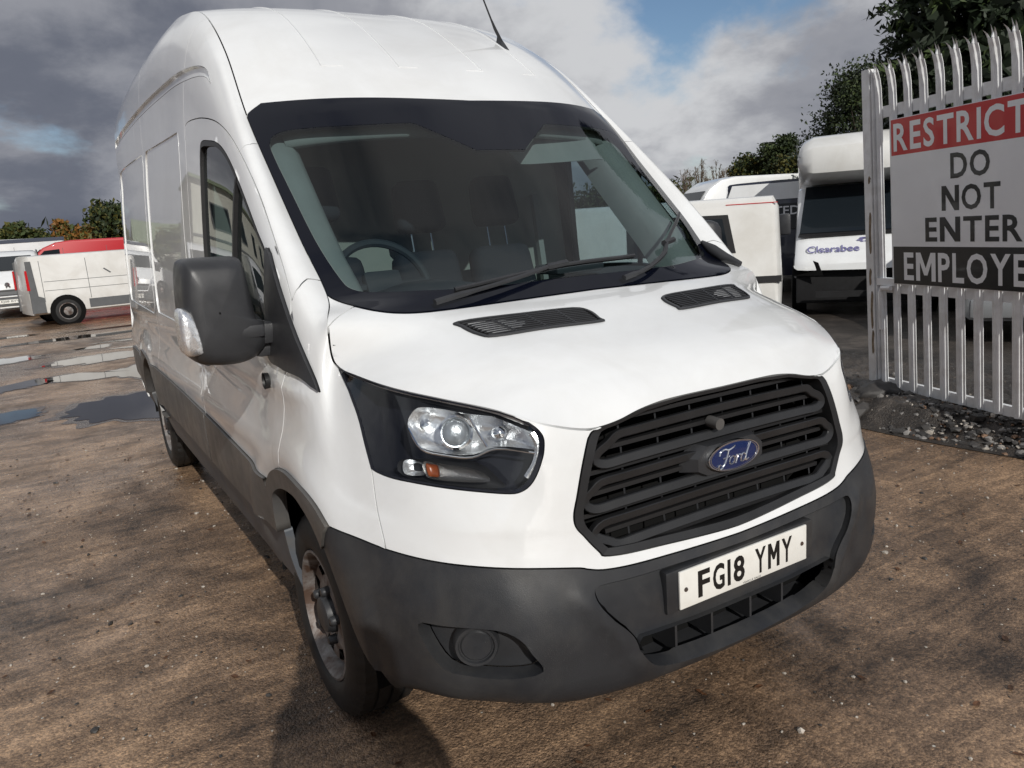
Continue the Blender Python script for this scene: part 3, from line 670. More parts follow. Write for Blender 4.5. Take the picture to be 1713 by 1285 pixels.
# ------------------------------------------------------------------ van details
def wp(u, v, off=0.): return Weval(np.atleast_1d(u), np.atleast_1d(v), off)[0]
def wn(u, v): return Weval(np.atleast_1d(u), np.atleast_1d(v))[1]
_gu, _gv = np.meshgrid(np.linspace(0, 4, 161), np.linspace(1.0, 12, 221), indexing='ij')
_GP, _GN = Weval(_gu.ravel(), _gv.ravel(), disp=False)
_kd = KDTree(len(_GP))
for i, p in enumerate(_GP): _kd.insert((p[0], p[2], 0), i)
_kd.balance()
def nose_y(h, z): return float(_GP[_kd.find((abs(h), z, 0))[1], 1])
def nose_n(h, z):
    n = Vector(_GN[_kd.find((abs(h), z, 0))[1]]); n.x *= (1 if h >= 0 else -1); return n
def inset(poly, d):
    """shift a closed polygon inwards by d (2-D)"""
    p = np.asarray(poly, float); a = np.roll(p, 1, 0); b = np.roll(p, -1, 0); t = b-a; t /= np.linalg.norm(t, axis=1)[:, None]+1e-9
    n = np.stack([-t[:, 1], t[:, 0]], -1); ar = .5*np.sum(a[:, 0]*p[:, 1]-p[:, 0]*a[:, 1])
    return p+n*d*(1 if ar > 0 else -1)
def band(name, poly, width, off, m, parent, thick=.012, lift=0.):
    """flat frame following a closed outline on the W sheet"""
    xy = uv2xy(np.clip(poly, [0, 0], [NU-1, 12])); i2 = inset(xy, width); r = []
    ua, va = xy2uv(xy); ub, vb = xy2uv(i2)
    for sg in (-1, 1):
        A = wp(np.clip(ua, 0, 19), np.clip(va, 0, 12), off); B = wp(np.clip(ub, 0, 19), np.clip(vb, 0, 12), off+lift)
        A2 = wp(np.clip(ua, 0, 19), np.clip(va, 0, 12), off-thick); B2 = wp(np.clip(ub, 0, 19), np.clip(vb, 0, 12), off-thick)
        n = len(A); vs = np.concatenate([A, B, B2, A2])*np.array([sg, 1, 1]); fs = []
        for k in range(4):
            for i in range(n): fs.append((k*n+i, k*n+(i+1) % n, ((k+1) % 4)*n+(i+1) % n, ((k+1) % 4)*n+i))
        mb = MB(); mb.add(vs, fs); r.append(mb.build(name, m, parent, True, VOFF, 35))
    return r
# --- headlights
HL = {}
for sg in (-1, 1):
    lens = panel('headlight', (WP-WN*.001)*np.array([sg, 1, 1]), wtris('headlight'), 'lens', van, 0, 0, flip=sg < 0)
    HL[sg] = lens
    hs = panel('lamp_housing', (WP-WN*.085)*np.array([sg, 1, 1]), wtris('headlight'), 'gloss_black', lens, 0, -.08, flip=sg < 0, off=(0, 0, 0))
def flip_x(o): return o
hxy = head_o
def hl_band(width, off, m, thick, lift, name):
    rs = band(name, hxy, width, off, m, None, thick, lift)
    for o, sg in zip(rs, (-1, 1)): o.parent = HL[sg]; o.location = (0, 0, 0)
hl_band(.011, .0008, 'gloss_black', .03, -.001, 'lamp_bezel')
def dish(poly, rim, deep, m, name, rings=7, lip=0.):
    p = cr(np.array(poly), 3, True); c = p.mean(0)
    for sg in (-1, 1):
        vs = []; n = len(p)
        for k in range(rings+1):
            t = k/rings; q = c+(p-c)*(1-t); q = np.clip(q, [0, 0], [19, 12])
            vs.append(wp(q[:, 0], q[:, 1], -(rim+(deep-rim)*math.sqrt(1-(1-t)**2)))*np.array([sg, 1, 1]))
        vs = np.concatenate(vs); fs = [(k*n+i, k*n+(i+1) % n, (k+1)*n+(i+1) % n, (k+1)*n+i) for k in range(rings) for i in range(n)]
        mesh(name, vs, fs, m, HL[sg])
dish(O['r_main'], .014, .075, 'reflector', 'reflector')
dish(O['r_small'], .016, .05, 'reflector', 'side_reflector')
mat('indicator_clear', (.30, .29, .28), .25, metal=.9, bump=.8, bscale=160)
dish(O['r_amber'], .016, .040, 'indicator_clear', 'indicator_lamp')
dish([(5.68, 8.80), (5.56, 8.82), (5.42, 8.80), (5.40, 8.5), (5.44, 8.28), (5.56, 8.26), (5.67, 8.30)], .014, .026, 'amber', 'indicator_amber', 4)
dish([(5.95, 8.95), (5.2, 9.2), (4.5, 9.1), (4.1, 8.4), (4.0, 8.0), (5.0, 7.95), (6.4, 8.05), (6.45, 8.7)], .03, .05, 'black', 'lower_tray')
def frame_at(u, v, off):
    p = wp(u, v, off)[0]; n = Vector(wn(u, v)[0]); return Vector(p), n
def disc_on(name, p, n, prof, m, parent, sg, seg=28):
    """lathe along direction n at point p; prof [(out, radius)]"""
    mb = MB(); mb.lathe(prof, (0, 0, 0), 'Z', seg); q = n.to_track_quat('Z', 'Y').to_matrix()
    mb.v = [tuple(p+q@Vector(v)) for v in mb.v]; mb.v = [(x*sg, y, z) for x, y, z in mb.v]
    return mb.build(name, m, parent, True, (0, 0, 0) if parent is not van else VOFF, 40)
for sg in (-1, 1):
    p, n = frame_at(5.05, 10.45, -.055); n = (n+Vector((-.55, -.6, 0))*.6).normalized()
    disc_on('projector_ring', p, n, [(-.01, .040), (.02, .042), (.026, .046), (.034, .046), (.036, .040), (.03, .036)], 'chrome', HL[sg], sg)
    disc_on('projector_lens', p, n, [(.024, .037), (.028, .033), (.031, .024), (.033, .012), (.0335, .0005)], 'flute', HL[sg], sg)
    p, n = frame_at(4.05, 10.75, -.06); n = (n+Vector((-.3, -.6, .1))*.5).normalized()
    disc_on('bulb', p, n, [(0, .020), (.018, .020), (.030, .015), (.034, .006), (.0345, .0005)], 'chrome', HL[sg], sg)
    p, n = frame_at(5.62, 10.7, -.045); n = (n+Vector((-.3, -.6, .1))*.5).normalized()
    disc_on('bulb', p, n, [(0, .012), (.016, .012), (.018, .004), (.0185, .0005)], 'chrome', HL[sg], sg)
    mb = MB()
    a = [wp(u, v, -.012)[0]*np.array([sg, 1, 1]) for u, v in [(4.55, 11.35), (4.42, 10.7), (4.25, 9.95)]]
    mb.tube(a, .0035, 6).build('light_strip', 'chrome', HL[sg], True)
    mb = MB(); a = [wp(u, v, -.01)[0]*np.array([sg, 1, 1]) for u, v in cr([(5.92, 10.3), (5.7, 9.45), (5.2, 9.3), (4.6, 9.35), (4.05, 9.9), (3.2, 10.1), (3.0, 10.05)], 4)]
    mb.tube(a, .0032, 6).build('reflector_edge', 'chrome', HL[sg], True)
    mb = MB(); a = [wp(u, v, -.012)[0]*np.array([sg, 1, 1]) for u, v in cr([(3.05, 11.3), (2.98, 10.7), (3.12, 9.7), (3.42, 8.7)], 4)]
    mb.tube(a, .010, 6).build('side_light', 'reflector', HL[sg], True)
# --- grille
g2 = np.vstack([grille_o, grille_o[::-1][1:-1]*np.array([-1, 1])])
def gpt(u, v, off):
    p, n = Weval(np.array([abs(u)]), np.array([min(v, 12)]), off, False); p = p[0]; return Vector((p[0]*(1 if u >= 0 else -1), p[1], p[2])), Vector((n[0][0]*(1 if u >= 0 else -1), n[0][1], n[0][2]))
def gframe(name, ins, w_, off, th, m, parent):
    xy = np.array([(np.sign(u)*np.interp(abs(u), np.arange(NU), UW), v*VS) for u, v in g2]); a = inset(xy, ins); b = inset(xy, ins+w_)
    vs = []; n = len(a)
    for ring, o in ((a, off), (b, off-.003), (b, off-th), (a, off-th)):
        for x, y in ring:
            u = np.sign(x)*np.interp(abs(x), UW, np.arange(NU)); vs.append(gpt(u, y/VS, o)[0])
    fs = [(k*n+i, k*n+(i+1) % n, ((k+1) % 4)*n+(i+1) % n, ((k+1) % 4)*n+i) for k in range(4) for i in range(n)]
    return MB().add(vs, fs).build(name, m, parent, True, VOFF, 35)
grille = gframe('grille', .001, .027, .003, .06, 'grille_black', van)
def gloop(zt, zb, ht, hb, name, th=.024, dep=.022):
    """rounded bracket loop of the grille: top/bottom bar heights in the middle, half widths at top and bottom"""
    dr = .012
    pts = []
    for h in np.linspace(-ht+.03, ht-.03, 15): pts.append((h, zt-dr*(h/ht)**2))
    pts += [(ht, zt-dr-.018), ((ht+hb)/2+.012, (zt+zb)/2-dr), (hb, zb-dr+.014)]
    for h in np.linspace(hb-.03, -hb+.03, 15): pts.append((h, zb-dr*(h/hb)**2))
    pts += [(-hb, zb-dr+.014), (-(ht+hb)/2-.012, (zt+zb)/2-dr), (-ht, zt-dr-.018)]
    P = cr(pts, 3, True); path = [(h, nose_y(h, z)+.010, z) for h, z in P]
    path = np.array(path); path[:, 1] = np.convolve(np.r_[path[-6:, 1], path[:, 1], path[:6, 1]], np.ones(9)/9, 'same')[6:-6]
    ups = [(-nose_n(h, z)*-1) for h, z in P]
    prof = [(-th*.5, -dep), (-th*.5, -.001), (-th*.42, .001), (th*.40, -.004), (th*.5, -.007), (th*.5, -dep)]
    return MB().sweep([tuple(p) for p in path], prof, ups, True).build(name, 'grille_black', grille, True, (0, 0, 0), 30)
gloop(1.042, .972, .405, .45, 'grille_loop'); gloop(.925, .858, .47, .487, 'grille_loop'); gloop(.815, .752, .475, .43, 'grille_loop')
def gslat(z, hw, dz=.010, back=.022, m='trim', name='grille_slat', dep=.03):
    path = [(h, nose_y(h, z)+back, z-.010*(h/.45)**2) for h in np.linspace(-hw, hw, 13)]
    path = np.array(path); path[1:-1, 1] = (path[:-2, 1]+path[1:-1, 1]*2+path[2:, 1])/4
    prof = [(-dz/2, -dep), (-dz/2, 0), (dz/2, 0), (dz/2, -dep)]
    return MB().sweep([tuple(p) for p in path], prof, (0, -1, 0)).build(name, m, grille, False, (0, 0, 0))
for z, hw in ((1.006, .41), (.892, .46), (.783, .43), (1.072, .36), (.948, .49), (.838, .50), (.728, .43)): gslat(z, hw, .012, .030, 'black')
for k in range(-3, 4):
    h = k*.125+.03
    path = [(h, nose_y(h, z)+.050, z) for z in np.linspace(.73, 1.07, 5)]
    MB().tube(path, .003, 5).build('grille_rib', 'trim', grille, False, (0, 0, 0))
mb = MB(); mb.box((0, .27, .88), (1.06, .02, .5)); mb.build('radiator', 'void', grille, False, (0, 0, 0))
mb = MB(); mb.tube([(-.045, nose_y(0, 1.0)+.03, 1.005), (-.045, nose_y(0, 1.0)-.012, 1.003)], .017, 14).build('bonnet_lock', 'clad', grille, True, (0, 0, 0), 40)
# badge
by = nose_y(0, .906)-.010
def ell(a, b, n=48): return [(a*math.cos(t), b*math.sin(t)) for t in np.linspace(0, 2*math.pi, n, endpoint=False)]
mb = MB(); mb.prism([(-.16, -.03), (-.115, -.052), (.115, -.052), (.16, -.03), (.16, .012), (.115, .048), (-.115, .048), (-.16, .012)], lambda x, z: (x*.8, by+.006, .906+z*.85), lambda x, z: (x, by+.05, .906+z))
mb.build('badge_mount', 'trim', grille, False, (0, 0, 0))
badge = MB(); badge.add([(x*s_, by+y_, .906+z*s_) for s_, y_ in ((1.0, .006), (1.0, -.004), (.985, -.008), (.94, -.008), (.93, -.005)) for x, z in ell(.103, .043)], [(k*48+i, k*48+(i+1) % 48, (k+1)*48+(i+1) % 48, (k+1)*48+i) for k in range(4) for i in range(48)])
badge = badge.build('badge', 'chrome', grille, True, (0, 0, 0), 50)
mesh('badge_face', [(x, by-.0052-.003*(1-(k_ / 6)**2), .906+z) for k_ in range(7) for x, z in ell(.097*k_/6+1e-5, .0405*k_/6+1e-5)], [(k*48+i, k*48+(i+1) % 48, (k+1)*48+(i+1) % 48, (k+1)*48+i) for k in range(6) for i in range(48)], 'blue', badge)
mesh('badge_line', [(x*s_, by-.0066, .906+z*s_) for s_ in (.90, .875) for x, z in ell(.103, .043)], [(i, (i+1) % 48, 48+(i+1) % 48, 48+i) for i in range(48)], 'chrome', badge)
stk = [([(.00, .66), (.03, .82), (.14, .90), (.27, .84), (.40, .90), (.46, .97)], .034), ([(.27, .84), (.25, .6), (.21, .32), (.14, .12), (.05, .08), (.01, .2), (.06, .28)], .034), ([(.12, .50), (.24, .52), (.33, .56)], .028),
       ([(.42, .52), (.36, .42), (.36, .25), (.42, .17), (.49, .25), (.50, .42), (.45, .52), (.42, .52)], .03), ([(.45, .5), (.52, .46), (.57, .54)], .022),
       ([(.57, .54), (.57, .30), (.55, .17)], .032), ([(.57, .38), (.62, .50), (.68, .50), (.70, .43)], .026),
       ([(.84, .45), (.78, .52), (.72, .42), (.72, .24), (.78, .17), (.85, .26), (.86, .40)], .03), ([(.97, .95), (.90, .62), (.86, .32), (.89, .18), (.97, .24)], .034)]
mb = MB()
for pts_, r_ in stk:
    P = cr(np.array(pts_), 4); mb.tube([((x-.5)*.125+(y-.5)*.012, by-.0078, .906+(y-.53)*.066) for x, y in P], r_*.095, 6)
mb.build('badge_script', 'chrome', badge, True, (0, 0, 0), 60)
# --- number plate on its plinth
mb = MB(); mb.box((0, .078, .582), (.60, .044, .125), bev=.010); mb.build('plate_plinth', 'bumper', van, True, VOFF, 40)
plate = MB().box((0, .0515, .583), (.52, .008, .111), bev=.003).build('number_plate', 'plate', van, True, VOFF, 30)
mb = MB(); x = -.205
cw, ch_ = .0455, .079
lay = []
for c in 'FGI8 YMY':
    wd = {'I': .0125, ' ': .020}.get(c, cw); lay.append((c, x, wd)); x += wd+.0115
tot = lay[-1][1]+lay[-1][2]; sh = -(lay[0][1]+tot)/2
for c, x0, wd in lay:
    if c == ' ': continue
    vs, fs = fit_text(c, wd, ch_, offset={'I': 0., 'Y': .022}.get(c, .028))
    if c == 'M': vs = np.array([(x_/50-.5, y_/79-.5, 0) for x_, y_ in ((0, 0), (0, 79), (13, 79), (25, 47), (37, 79), (50, 79), (50, 0), (37.5, 0), (37.5, 47), (29, 25), (21, 25), (12.5, 47), (12.5, 0))])*np.array([wd*1.1, ch_, 0]); fs = [(0, 1, 2, 11, 12), (2, 3, 10, 11), (3, 9, 10), (3, 4, 8, 9), (4, 5, 6, 7, 8)]
    MB().add([(v[0]+x0+wd/2+sh, .0470, .583+v[1]) for v in vs], fs).build('plate_character', 'ink', plate, False, (0, 0, 0))
for sx in (-1, 1): MB().lathe([(.048, .007), (.045, .006), (.0443, .0005)], (sx*.238, 0, .583), 'Y', 12).build('plate_screw', 'rimdark', plate, True, (0, 0, 0))
vs, fs = fit_text('VEHICLE SALES', .075, .006); MB().add([(v[0]+.02, .0471, .5335+v[1]) for v in vs], fs).build('plate_maker_line', 'ink', plate, False, (0, 0, 0))
# --- lower opening and fog blanks
mb = MB(); mb.box((0, .20, .43), (.86, .02, .22)); mb.build('lower_backing', 'void', van, False, VOFF)
mb = MB(); mb.prism([(-.36, .10), (.36, .10), (.40, .20), (-.40, .20)], lambda x, y: (x, y, .352), lambda x, y: (x, y, .362)); mb.build('lower_lip', 'trim', van, False, VOFF)
for h in (-.24, -.10, .06, .2): MB().box((h, .14, .445), (.008, .10, .13)).build('lower_fin', 'trim', van, False, VOFF)
for sg in (-1, 1):
    p, n = frame_at(5.35, 2.3, -.045); n = (n+Vector((0, -.5, 0))).normalized()
    disc_on('fog_lamp_cover', p, n, [(0, .062), (.022, .058), (.030, .054), (.030, .047), (.022, .045), (.022, .042), (.026, .038), (.028, .0005)], 'bumper', van, sg)
# --- bonnet vents
for sg in (-1, 1):
    Cn = dict(A=(5.27, .655), B=(4.95, .165), C=(3.83, .178), D=(4.05, .615))
    def vb(a, b, off=0.):
        """a 0 inner..1 outer, b 0 front..1 rear"""
        q = (1-b)*((1-a)*np.array(Cn['C'])+a*np.array(Cn['D']))+b*((1-a)*np.array(Cn['B'])+a*np.array(Cn['A']))
        return Teval(np.array([q[0]]), np.array([q[1]*sg]), off)[0][0]
    ol = cr([(.03, 0), (.5, 0), (.93, 0), (1., .25), (.985, .75), (.95, 1), (.5, 1), (.10, 1), (0, .7), (0, .2)], 4, True)
    il = inset(ol*np.array([.44, .16]), .012)/np.array([.44, .16]); n = len(ol)
    vs = [vb(a, b, .001) for a, b in ol]+[vb(a, b, .006) for a, b in ol+(il-ol)*.25]+[vb(a, b, .006) for a, b in il]+[vb(a, b, -.004) for a, b in il]
    fs = [(k*n+i, k*n+(i+1) % n, (k+1)*n+(i+1) % n, (k+1)*n+i) for k in range(3) for i in range(n)]
    vent = MB().add(vs, fs).build('bonnet_vent', 'trim', van, True, VOFF, 40)
    vs = [vb(a, b, .0015) for a, b in il]+[vb(.5, .5, .0015)]
    mesh('vent_backing', vs, [(i, (i+1) % n, n) for i in range(n)], 'void', vent)
    for k in range(8):
        b = .14+.72*k/7; mb = MB(); mb.tube([vb(a, b, .004) for a in np.linspace(.05, .95, 9)], .0024, 5); mb.build('vent_slat', 'trim', vent, True)
    for k in range(1, 4):
        mb = MB(); mb.tube([vb(k/4, b, .0045) for b in np.linspace(.08, .92, 4)], .003, 5); mb.build('vent_bar', 'trim', vent, True)
# --- wipers
def tp(s, t, off): return Vector(Teval(np.array([s]), np.array([t]), off)[0][0])
def wiper(blade, arm):
    B = [tp(s, t, .020) for s, t in cr(blade, 6)]; L_ = [tp(s, t, .010) for s, t in cr(blade, 6)]
    w0 = MB().tube(B, .007, 6).build('wiper', 'trim', van, True, VOFF, 50)
    MB().tube(L_, .003, 5).build('wiper_rubber', 'black', w0, True)
    MB().tube([tp(s, t, o) for (s, t), o in zip(cr(arm, 6), np.linspace(.03, .034, 200))], [.011]*3+[.008]*200, 6).build('wiper_arm', 'trim', w0, True)
    q = cr(blade, 6)[len(cr(blade, 6))//2]; MB().tube([tp(q[0]-.06, q[1]-.05, .028), tp(q[0]+.02, q[1]+.05, .028)], .012, 6).build('wiper_joint', 'trim', w0, True)
wiper([(6.50, -.57), (6.93, -.12), (7.02, .31)], [(6.02, -.66), (6.5, -.36), (6.93, -.13)])
wiper([(6.56, .335), (7.28, .61), (7.95, .915)], [(6.1, .13), (6.45, .32), (7.28, .60)])
MB().tube([tp(6.30, .955, .012), tp(6.7, .962, .018), tp(7.05, .972, .022), tp(7.35, .975, .012)], [.012, .024, .026, .008], 8).build('cowl_seal', 'trim', van, True, VOFF, 60)
# --- roof seams, aerial
for t in (-.62, -.24, .24, .62):
    mb = MB(); mb.tube([tp(s, t*(1 if s > 11 else 1), .0005) for s in np.linspace(10.72, 14.5, 40)], .0032, 5); mb.build('roof_rib', 'paint', van, True, VOFF)
    mb = MB(); mb.tube([tp(10.72, q, .0003) for q in np.linspace(t, t+(.10 if t < 0 else -.10), 6)], .0022, 5); mb.build('roof_rib', 'paint', van, True, VOFF)
base = tp(11.39, .64, 0)
am = MB(); am.prism([(-.02, -.035), (.02, -.035), (.016, .05), (0, .065), (-.016, .05)], lambda x, y: tuple(base+Vector((x, y*.9, y*.75-.004))), lambda x, y: tuple(base+Vector((x*.35, y*.4+.03, y*.3+.045))))
aer = am.build('aerial', 'trim', van, True, VOFF, 30)
MB().tube([base+Vector((0, .02, .03)), base+Vector((-.008, .06, .10)), base+Vector((-.012, .085, .15)), base+Vector((-.03, .23, .45)), base+Vector((-.045, .33, .66))], [.0085, .0075, .0045, .003, .0025], 7).build('aerial_whip', 'black', aer, True)
# --- door mirrors
MO = [(x+.014, z) for x, z in [(-1.222, 1.560), (-1.14, 1.559), (-1.090, 1.556), (-1.070, 1.535), (-1.056, 1.43), (-1.046, 1.354), (-1.022, 1.342), (-1.018, 1.28), (-1.06, 1.235), (-1.12, 1.218), (-1.19, 1.222), (-1.238, 1.236), (-1.262, 1.275), (-1.268, 1.40), (-1.262, 1.50), (-1.255, 1.540), (-1.245, 1.555)]]
mo = smooth_path(MO, True, 4); mc = np.array([-1.155, 1.39]); n = len(mo)
for sg in (-1, 1):
    rings = [(1.255, .97), (1.245, 1.0), (1.16, 1.0), (1.115, .97), (1.088, .90), (1.072, .75), (1.066, .4), (1.065, .02)]
    vs = []
    for y, s_ in rings:
        for x, z in mc+(mo-mc)*s_: vs.append((-x*sg if sg > 0 else x, y+.05*(x+1.15), z))
    fs = [(k*n+i, k*n+(i+1) % n, (k+1)*n+(i+1) % n, (k+1)*n+i) for k in range(len(rings)-1) for i in range(n)]+[tuple(range(n))]
    mir = MB().add(vs, fs).build('door_mirror', 'trim', van, True, VOFF, 50)
    lp = smooth_path([(-1.262, 1.408), (-1.235, 1.404), (-1.218, 1.37), (-1.208, 1.32), (-1.206, 1.276), (-1.235, 1.268), (-1.262, 1.278), (-1.268, 1.34)], True, 3); lc = lp.mean(0); k2 = len(lp)
    vs = []
    for y, s_ in ((1.16, 1.0), (1.088, 1.02), (1.070, .93), (1.064, .6), (1.062, .02)):
        for x, z in lc+(lp-lc)*s_: vs.append(((-x if sg > 0 else x)+(.006 if sg > 0 else -.006), y-.04*(x+1.235)*-1, z))
    fs = [(k*k2+i, k*k2+(i+1) % k2, (k+1)*k2+(i+1) % k2, (k+1)*k2+i) for k in range(4) for i in range(k2)]
    MB().add(vs, fs).build('mirror_indicator', 'reflector', mir, True, None, 60)
    mb = MB(); X = -1 if sg < 0 else 1
    mb.box((X*1.03, 1.150, 1.308), (.17, .12, .070), bev=.02); mb.box((X*1.0, 1.165, 1.258), (.10, .09, .055), bev=.016); mb.box((X*1.10, 1.085, 1.322), (.15, .03, .042), bev=.012)
    mb.build('mirror_arm', 'trim', mir, True, None, 40)
    if sg > 0:
        mir.matrix_local = Matrix.Translation((1.0, 1.16-3.0, 0)) @ Matrix.Rotation(R_(62), 4, 'Z') @ Matrix.Translation((-1.0, -1.16, 0))
    mesh('mirror_glass', [(X*abs(x), 1.257+.05*(x+1.15), z) for x, z in mc+(mo-mc)*.9], [tuple(range(n))], 'chrome', mir, False)
# --- side windows, handles
for sg in (-1, 1):
    d = DOOR[0 if sg < 0 else 1]
    g = panel('door_glass', (WP-WN*.012)*np.array([sg, 1, 1]), wtris('window'), 'glass', d, 0, 0, flip=sg < 0, off=(0, 0, 0))
for o, sg in zip(band('window_seal', win_o, .014, .001, 'black', None, .03), (-1, 1)): o.parent = DOOR[0 if sg < 0 else 1]; o.location = (0, 0, 0)
for sg in (-1, 1):
    d = DOOR[0 if sg < 0 else 1]
    a = [wp(12.25+.0*k, v, -.006)[0]*np.array([sg, 1, 1]) for k, v in enumerate(np.linspace(6.3, 8.6, 10))]
    MB().tube(a, .013, 4).build('window_divider', 'black', d, False)
    a = wp(10.55, 5.85, .004)[0]*np.array([sg, 1, 1])
    MB().lathe([(-.01, .028), (.006, .026), (.008, .0005)], tuple(a), 'X' if True else 'Y', 16).build('door_lock', 'black', d, True)
    a = [wp(u, 5.3, .022)[0]*np.array([sg, 1, 1]) for u in np.linspace(14.1, 14.7, 6)]
    MB().tube(a, .016, 8).build('door_handle', 'trim', d, True)
# --- rear end, floor, inner wheel wells
back = [(h*sg, 5.949, z) for sg, rows in ((1, range(0, 13)), ) for h, y, z in Wg[-1]]
tb = [tuple(Tsurf(np.array([NT-1.]), np.array([t]))[0]) for t in np.linspace(1, -1, 13)[1:-1]]
ring = back+[(x, 5.949, z) for x, y, z in tb]+[(-h, 5.949, z) for h, y, z in Wg[-1][::-1]]
mesh('rear_doors', ring, [tuple(range(len(ring)))], 'paint', van, False, VOFF)
MB().box((0, 3.2, .40), (1.40, 5.4, .06)).build('floor_pan', 'void', van, False, VOFF)
for yy in (1.0, 4.773):
    for sg in (-1, 1):
        an_ = np.linspace(0, math.pi, 17); vs = [(sg*x, yy-.50*math.cos(a), .34+.50*math.sin(a)) for x in (.62, .98) for a in an_]; vs += [(sg*.62, yy, .34)]
        fs = [(i, i+1, 17+i+1, 17+i) for i in range(16)]+[(i, i+1, 34) for i in range(16)]
        mesh('wheel_well', vs, fs, 'void', van, True, VOFF)
# --- wheels
def van_wheel(parent, cx_, cy_w, R=.347, wdt=.235, sg=-1, off=VOFF, name='wheel', rimmat='rim'):
    """cx_: x of the outer side plane"""
    prof = []; o = 0
    def X(a): return sg*(abs(cx_)-a)
    n = 120; c = (0, cy_w, R)
    P = [(.020, .222), (.006, .235), (0, .262), (.002, .29), (.010, .318), (.022, .334), (.030, R-.003), (.060, R), (.066, R), (.068, R-.008), (.076, R-.008), (.078, R), (.112, R+.001), (.114, R-.008), (.124, R-.008), (.126, R+.001), (.158, R), (.160, R-.008), (.168, R-.008), (.170, R), (.205, R-.003), (.215, .334), (.226, .318), (.235, .29), (.232, .235), (.215, .222)]
    vs = []; fs = []
    for a, r in P:
        for j in range(n):
            t = 2*math.pi*j/n; rr = r
            if r > .33 and (a < .062 or a > .17) and (j % 3 == 0): rr -= .006
            if r > .345 and (j % 4 == 1): rr -= .003
            vs.append((X(a), cy_w+rr*math.cos(t), R+rr*math.sin(t)))
    fs = [(k*n+j, k*n+(j+1) % n, (k+1)*n+(j+1) % n, (k+1)*n+j) for k in range(len(P)-1) for j in range(n)]
    ty = MB().add(vs, fs).build(name, 'rubber', parent, True, off, 35)
    rp = [(.026, .224), (.012, .222), (.010, .214), (.030, .205), (.055, .200), (.075, .196)]
    rim = MB().lathe([(X(a), r) for a, r in rp], (0, cy_w, R), 'X', 64)
    n2 = 64; rg = [(.075, .196), (.052, .178), (.042, .162), (.046, .128), (.038, .105), (.036, .085), (.050, .070), (.052, .03)]
    vs = [(X(a), cy_w+r*math.cos(2*math.pi*j/n2), R+r*math.sin(2*math.pi*j/n2)) for a, r in rg for j in range(n2)]
    fs = [(k*n2+j, k*n2+(j+1) % n2, (k+1)*n2+(j+1) % n2, (k+1)*n2+j) for k in range(len(rg)-1) for j in range(n2) if not (k == 2 and j % 8 in (2, 3, 4, 5))]
    rim.add(vs, fs); rim = rim.build('rim', rimmat, ty, True, None, 45)
    MB().lathe([(X(.06), .075), (X(.030), .072), (X(.020), .055), (X(.018), .0005)], (0, cy_w, R), 'X', 28).build('hub_cap', 'trim', rim, True, None, 40) if False else None
    hb = MB().lathe([(X(.06), .070), (X(.030), .066), (X(.012), .058), (X(.006), .045), (X(.006), .0005)], (0, cy_w, R), 'X', 28).build('hub_cap', 'trim', ty, True, None, 40)
    for k in range(5):
        t = 2*math.pi*k/5+.5; q = (0, cy_w+.088*math.cos(t), R+.088*math.sin(t))
        MB().lathe([(X(.04), .018), (X(.016), .016), (X(.010), .011), (X(.010), .0005)], q, 'X', 10).build('wheel_nut', 'trim', ty, True, None, 40)
    MB().lathe([(X(.08), .19), (X(.081), .0005)], (0, cy_w, R), 'X', 24).build('brake_disc', 'rimdark', ty, True)
    return ty
for sg in (-1, 1):
    for yy in (1.023, 4.773): van_wheel(van, .985, yy, sg=sg)
# --- cab interior
bh = [(-.93, .5), (.93, .5), (.95, 1.3), (.88, 2.05), (.6, 2.25), (-.6, 2.25), (-.88, 2.05), (-.95, 1.3)]
MB().prism(bh, lambda x, z: (x, 2.20, z), lambda x, z: (x, 2.24, z)).build('bulkhead', 'bulkhead', van, False, VOFF)
ds = [(.70, 1.30), (.80, 1.345), (.98, 1.375), (1.12, 1.375), (1.20, 1.34), (1.22, 1.22), (1.24, .9), (.8, .9)]
mb = MB()
xs = np.linspace(-.90, .90, 19); vs = []
for x in xs:
    hood = .055*math.exp(-((x+.45)/.20)**2)+.03*math.exp(-((x-.42)/.22)**2)
    for i, (y, z) in enumerate(ds): vs.append((x, y+.10*(x/.9)**2, z+(hood if i in (2, 3, 4) else 0)-.02*(x/.9)**2))
k = len(ds); fs = [(i*k+j, i*k+j+1, (i+1)*k+j+1, (i+1)*k+j) for i in range(18) for j in range(k-1)]
mb.add(vs, fs).build('dashboard', 'dash', van, True, VOFF, 50)
MB().box((.12, 1.02, 1.42), (.22, .16, .035), bev=.014).build('dash_pod', 'dash', van, True, VOFF)
rot = Matrix.Rotation(R_(-28), 4, 'X'); cw_ = Vector((-.50, 1.36, 1.40))
wr = [cw_+rot@Vector((.185*math.cos(t), 0, .185*math.sin(t))) for t in np.linspace(0, 2*math.pi, 40, endpoint=False)]
sw = MB().tube(wr, .016, 8, closed=True).build('steering_wheel', 'dash', van, True, VOFF)
mb = MB(); mb.box((0, 0, 0), (.15, .05, .12), bev=.02)
for a in (0, math.pi, -math.pi/2): mb.tube([(0, 0, 0), (.18*math.cos(a), 0, .18*math.sin(a))], .017, 6)
mb.v = [tuple(cw_+rot@Vector(v)) for v in mb.v]; mb.build('steering_hub', 'dash', sw, True, None, 45)
